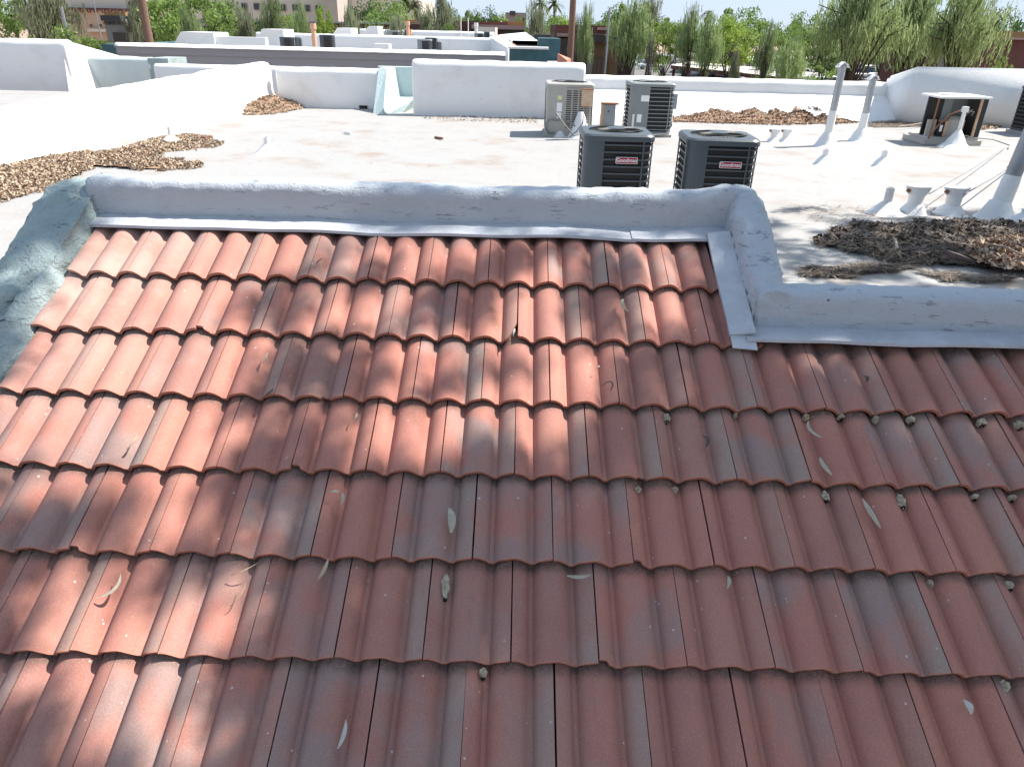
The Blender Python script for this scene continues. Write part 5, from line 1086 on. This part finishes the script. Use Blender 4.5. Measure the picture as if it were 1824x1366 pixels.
# palms
FR = leafmat('palm fronds', (.13, .17, .07), (.07, .09, .04))
def palm(px, ytop, Y, r0, label, crown=True, lean=0):
    a = aty(px, ytop, Y); t = empty('palm_tree', (a.x+lean, Y, 0), label, 'tree', 'palm trees')
    top = Vector((a.x, Y, a.z)) if crown else Vector((a.x-lean*.3, Y, a.z+6)); pts = [Vector((a.x+lean, Y, 0)).lerp(top, u) for u in np.linspace(0, 1, 14)]
    b = mb(BARKP); b.tube(pts, [r0*(1.15-.25*i/13+.04*(i % 2)) for i in range(14)], 12); b.build('trunk', t, True)
    b = MB().mat(FR); rd = random.Random(int(px))
    for i in range(34 if crown else 40):
        an = rd.uniform(0, 6.28); el = rd.uniform(-.5, 1.3); L_ = rd.uniform(1.3, 1.9); d = Vector((math.cos(an)*math.cos(el), math.sin(an)*math.cos(el), math.sin(el))); q = [top+d*L_*u-Vector((0, 0, .55*u*u*L_)) for u in (0, .35, .7, 1)]; sd = Vector((-math.sin(an), math.cos(an), 0))
        for j in range(3): w0, w1 = .22*(1-abs(j/3-.5)), .22*(1-abs((j+1)/3-.5)) if j < 2 else .02; b.add([q[j]-sd*w0, q[j]+sd*w0, q[j+1]+sd*w1-Vector((0, 0, .05)), q[j+1]-sd*w1-Vector((0, 0, .05))], [(0, 1, 2, 3)])
    b.build('frond_crown', t)
palm(252, 0, 35, .17, 'thick palm trunk rising out of the picture at left', False)
palm(1021, 0, 45, .17, 'straight palm trunk rising out of the picture in the centre', False)
palm(988, 7, 120, .15, 'small palm silhouette against the sky right of centre'); palm(962, 5, 110, .15, 'small palm behind the olive drooping tree'); palm(739, 8, 110, .2, 'shaggy palm at the left sky gap'); palm(1262, 26, 130, .15, 'small far palm above the carport willows'); palm(722, 0, 120, .15, 'small palm above the broad green tree')

# ------------------------------------------------------------------ the shade tree beside the building (its crown reaches over the roof)
def shade_tree():
    # lit patches seen on the roof (pixel, radii); everything else right of them is shaded
    LIT = [(120, 460, 230, 70, 1), (60, 560, 260, 90, 1), (130, 640, 240, 70, 1), (330, 650, 120, 70, 1), (250, 770, 170, 90, 1), (60, 760, 150, 60, 1), (330, 470, 120, 80, 1), (300, 560, 90, 70, 1), (180, 540, 110, 80, 1),
           (440, 610, 40, 50, .8), (470, 460, 60, 60, 1), (600, 470, 80, 60, .9), (540, 500, 60, 40, .5), (700, 470, 60, 55, .9), (820, 460, 45, 50, .8), (880, 490, 35, 40, .8), (1000, 470, 50, 40, .7), (1050, 460, 25, 50, .8), (1120, 450, 40, 55, .9), (1200, 480, 50, 60, .9), (1155, 540, 50, 60, .9),
           (560, 570, 40, 50, .8), (640, 560, 40, 45, .6), (740, 550, 40, 55, .8), (940, 560, 60, 60, .9), (1010, 570, 50, 60, .9), (830, 640, 70, 60, .9), (930, 660, 60, 60, .8), (1040, 650, 70, 50, .9), (740, 660, 40, 50, .7),
           (640, 780, 70, 70, .9), (730, 770, 60, 70, .8), (830, 790, 50, 60, .8), (890, 770, 40, 80, .7), (970, 780, 45, 80, .9), (450, 800, 30, 40, .5),
           (350, 900, 110, 60, .9), (250, 960, 80, 60, .9), (130, 920, 40, 30, .4), (620, 900, 30, 40, .4), (150, 1060, 130, 70, 1), (60, 1020, 60, 50, .8), (280, 1100, 100, 60, 1), (430, 1060, 60, 70, .8), (470, 960, 40, 60, .3), (420, 1130, 40, 40, .6),
           (120, 1240, 150, 90, 1), (270, 1260, 110, 90, 1), (370, 1220, 60, 70, .9), (200, 1350, 160, 60, 1),
           (1500, 650, 60, 30, .45), (1400, 620, 60, 14, .5), (470, 402, 400, 24, 1), (950, 412, 240, 20, .95), (1215, 418, 40, 20, .85), (1560, 600, 130, 12, .7), (300, 320, 240, 18, 1), (1380, 560, 20, 30, .3)]
    LITR = [(1440, 392, 40, 18, .8), (1560, 380, 90, 9, .7), (1650, 400, 100, 8, .6), (1430, 415, 40, 12, .6), (1500, 480, 60, 8, .9), (1450, 500, 60, 9, .8), (1740, 440, 70, 22, .8), (1680, 500, 50, 8, .8), (1800, 480, 60, 10, .6), (1640, 485, 60, 10, .8), (1590, 505, 50, 9, .9)]
    rd = np.random.default_rng(11); P = []; nrm = SUN
    def lit(px, py, L_):
        v = 0
        for (x, y, rx, ry, a) in L_:
            d = ((px-x)/(rx*1.15))**2+((py-y)/(ry*1.15))**2
            if d < 1: v = max(v, a*min(1, (1-d)*4))
        return v
    def pix(p):
        d = p-CAM; z = d.dot(FW)
        if z < .2: return 912, 3000
        return 912+FPX*d.dot(RT)/z, 683-FPX*d.dot(UP)/z
    out = []
    def dens(v): return min(1., -math.log(max(v, .03))/3.5)
    def clump(p, n=26, spread=.07):
        L_ = rd.uniform(8, 15); c_ = p+SUN*L_
        for _ in range(n): out.append(tuple(c_+Vector(rd.normal(size=3))*spread*.8))
    # over the tiles and parapets
    for _ in range(3900):
        t_ = rd.uniform(-2.75, 5.2); s__ = rd.uniform(-.6, 2.95); p = slope(t_, s__, .02); px, py = pix(p)
        v = lit(px, py, LIT)
        if px < 250 and py < 1000 and v < .2: v = .35
        if 380 < px < 1270 and py < 850: v = max(v, .2)
        if t_ < -2.24: v = .12
        if rd.random() > dens(v): continue
        clump(p)
    for _ in range(500):     # flashing and parapet tops
        x = rd.uniform(-2.3, 6.0); y = rd.uniform(3.55, 4.0) if x < 1.15 else rd.uniform(3.0, 3.5); z = (5.65 if y > 3.72 else 5.47) if x < 1.15 else (5.35 if y > 3.1 else 5.17); p = Vector((x, y, z)); px, py = pix(p)
        if rd.random() > dens(max(lit(px, py, LIT), 1 if x < -.9 and y > 3.72 else 0, .45 if x < 1.1 else 0)): continue
        clump(p, 22)
    for _ in range(3600):     # flat roof behind the lower parapet
        x = rd.uniform(1.45, 9); y = rd.uniform(3.6, 9.0); px, py = pix(Vector((x, y, RZ)))
        lim = 372+(1824-px)*.0+8*noise.noise(Vector((px*.02, 0, 0)))
        if px < 1900 and py < lim: continue
        if px >= 1900 and y > 8.6: continue
        if x < 1.6+(y-4)*.32 and px < 1375: continue
        if rd.random() > dens(max(.14, lit(px, py, LITR))): continue
        clump(Vector((x, y, RZ)), 24, .08)
    P = np.array(out); n = len(P); o_ = rv(rd, n); A = o_*rd.uniform(.03, .06, n)[:, None]; Bv = np.cross(o_, rv(rd, n)); Bv /= np.linalg.norm(Bv, axis=1)[:, None]+1e-9; Bv *= rd.uniform(.012, .02, n)[:, None]
    t = empty('shade_tree', (9.5, -2.8, 0), 'tall spreading tree beside the building whose crown hangs over the roof and dapples the tiles', 'tree')
    me = quads_mesh('crown', P-np.array([9.5, -2.8, 0]), A, Bv, LM['weep']); link('crown', me, t)
    b = mb(BARK); cen = P.mean(0); top = Vector((9.6, -1.0, 8.6)); b.tube([(9.5, -2.8, 0), (9.7, -2.6, 3), (9.5, -2, 6), top], [.35, .28, .22, .18], 10)
    for i in range(22):
        q = Vector(P[rd.integers(0, n)]); md = top.lerp(q, .5)+Vector((0, 0, .5)); b.tube([top, md, q], [.10, .04, .012], 6, False)
    b.build('trunk', t, True)
shade_tree()
# unseen trees added behind the camera to cut sky light on camera-facing walls
for i, (x, y) in enumerate(((-17, -13), (-8, -15), (1, -13.5), (10, -16), (19, -14))):
    t = empty('ficus_tree', (x, y, 0), 'added unseen light-blocking tree in front of the shop, ' + ('leftmost of its row', 'second from the left in its row', 'middle of its row', 'second from the right in its row', 'rightmost of its row')[i], 'tree', 'added light-blocking trees in front of the shop', i*1.3)
    cm, tm = kindmesh('dark', i % 2)
    for nm, me in (('trunk', tm), ('crown', cm)): o = link(nm, me, t); o.scale = (11, 11, 12.5)
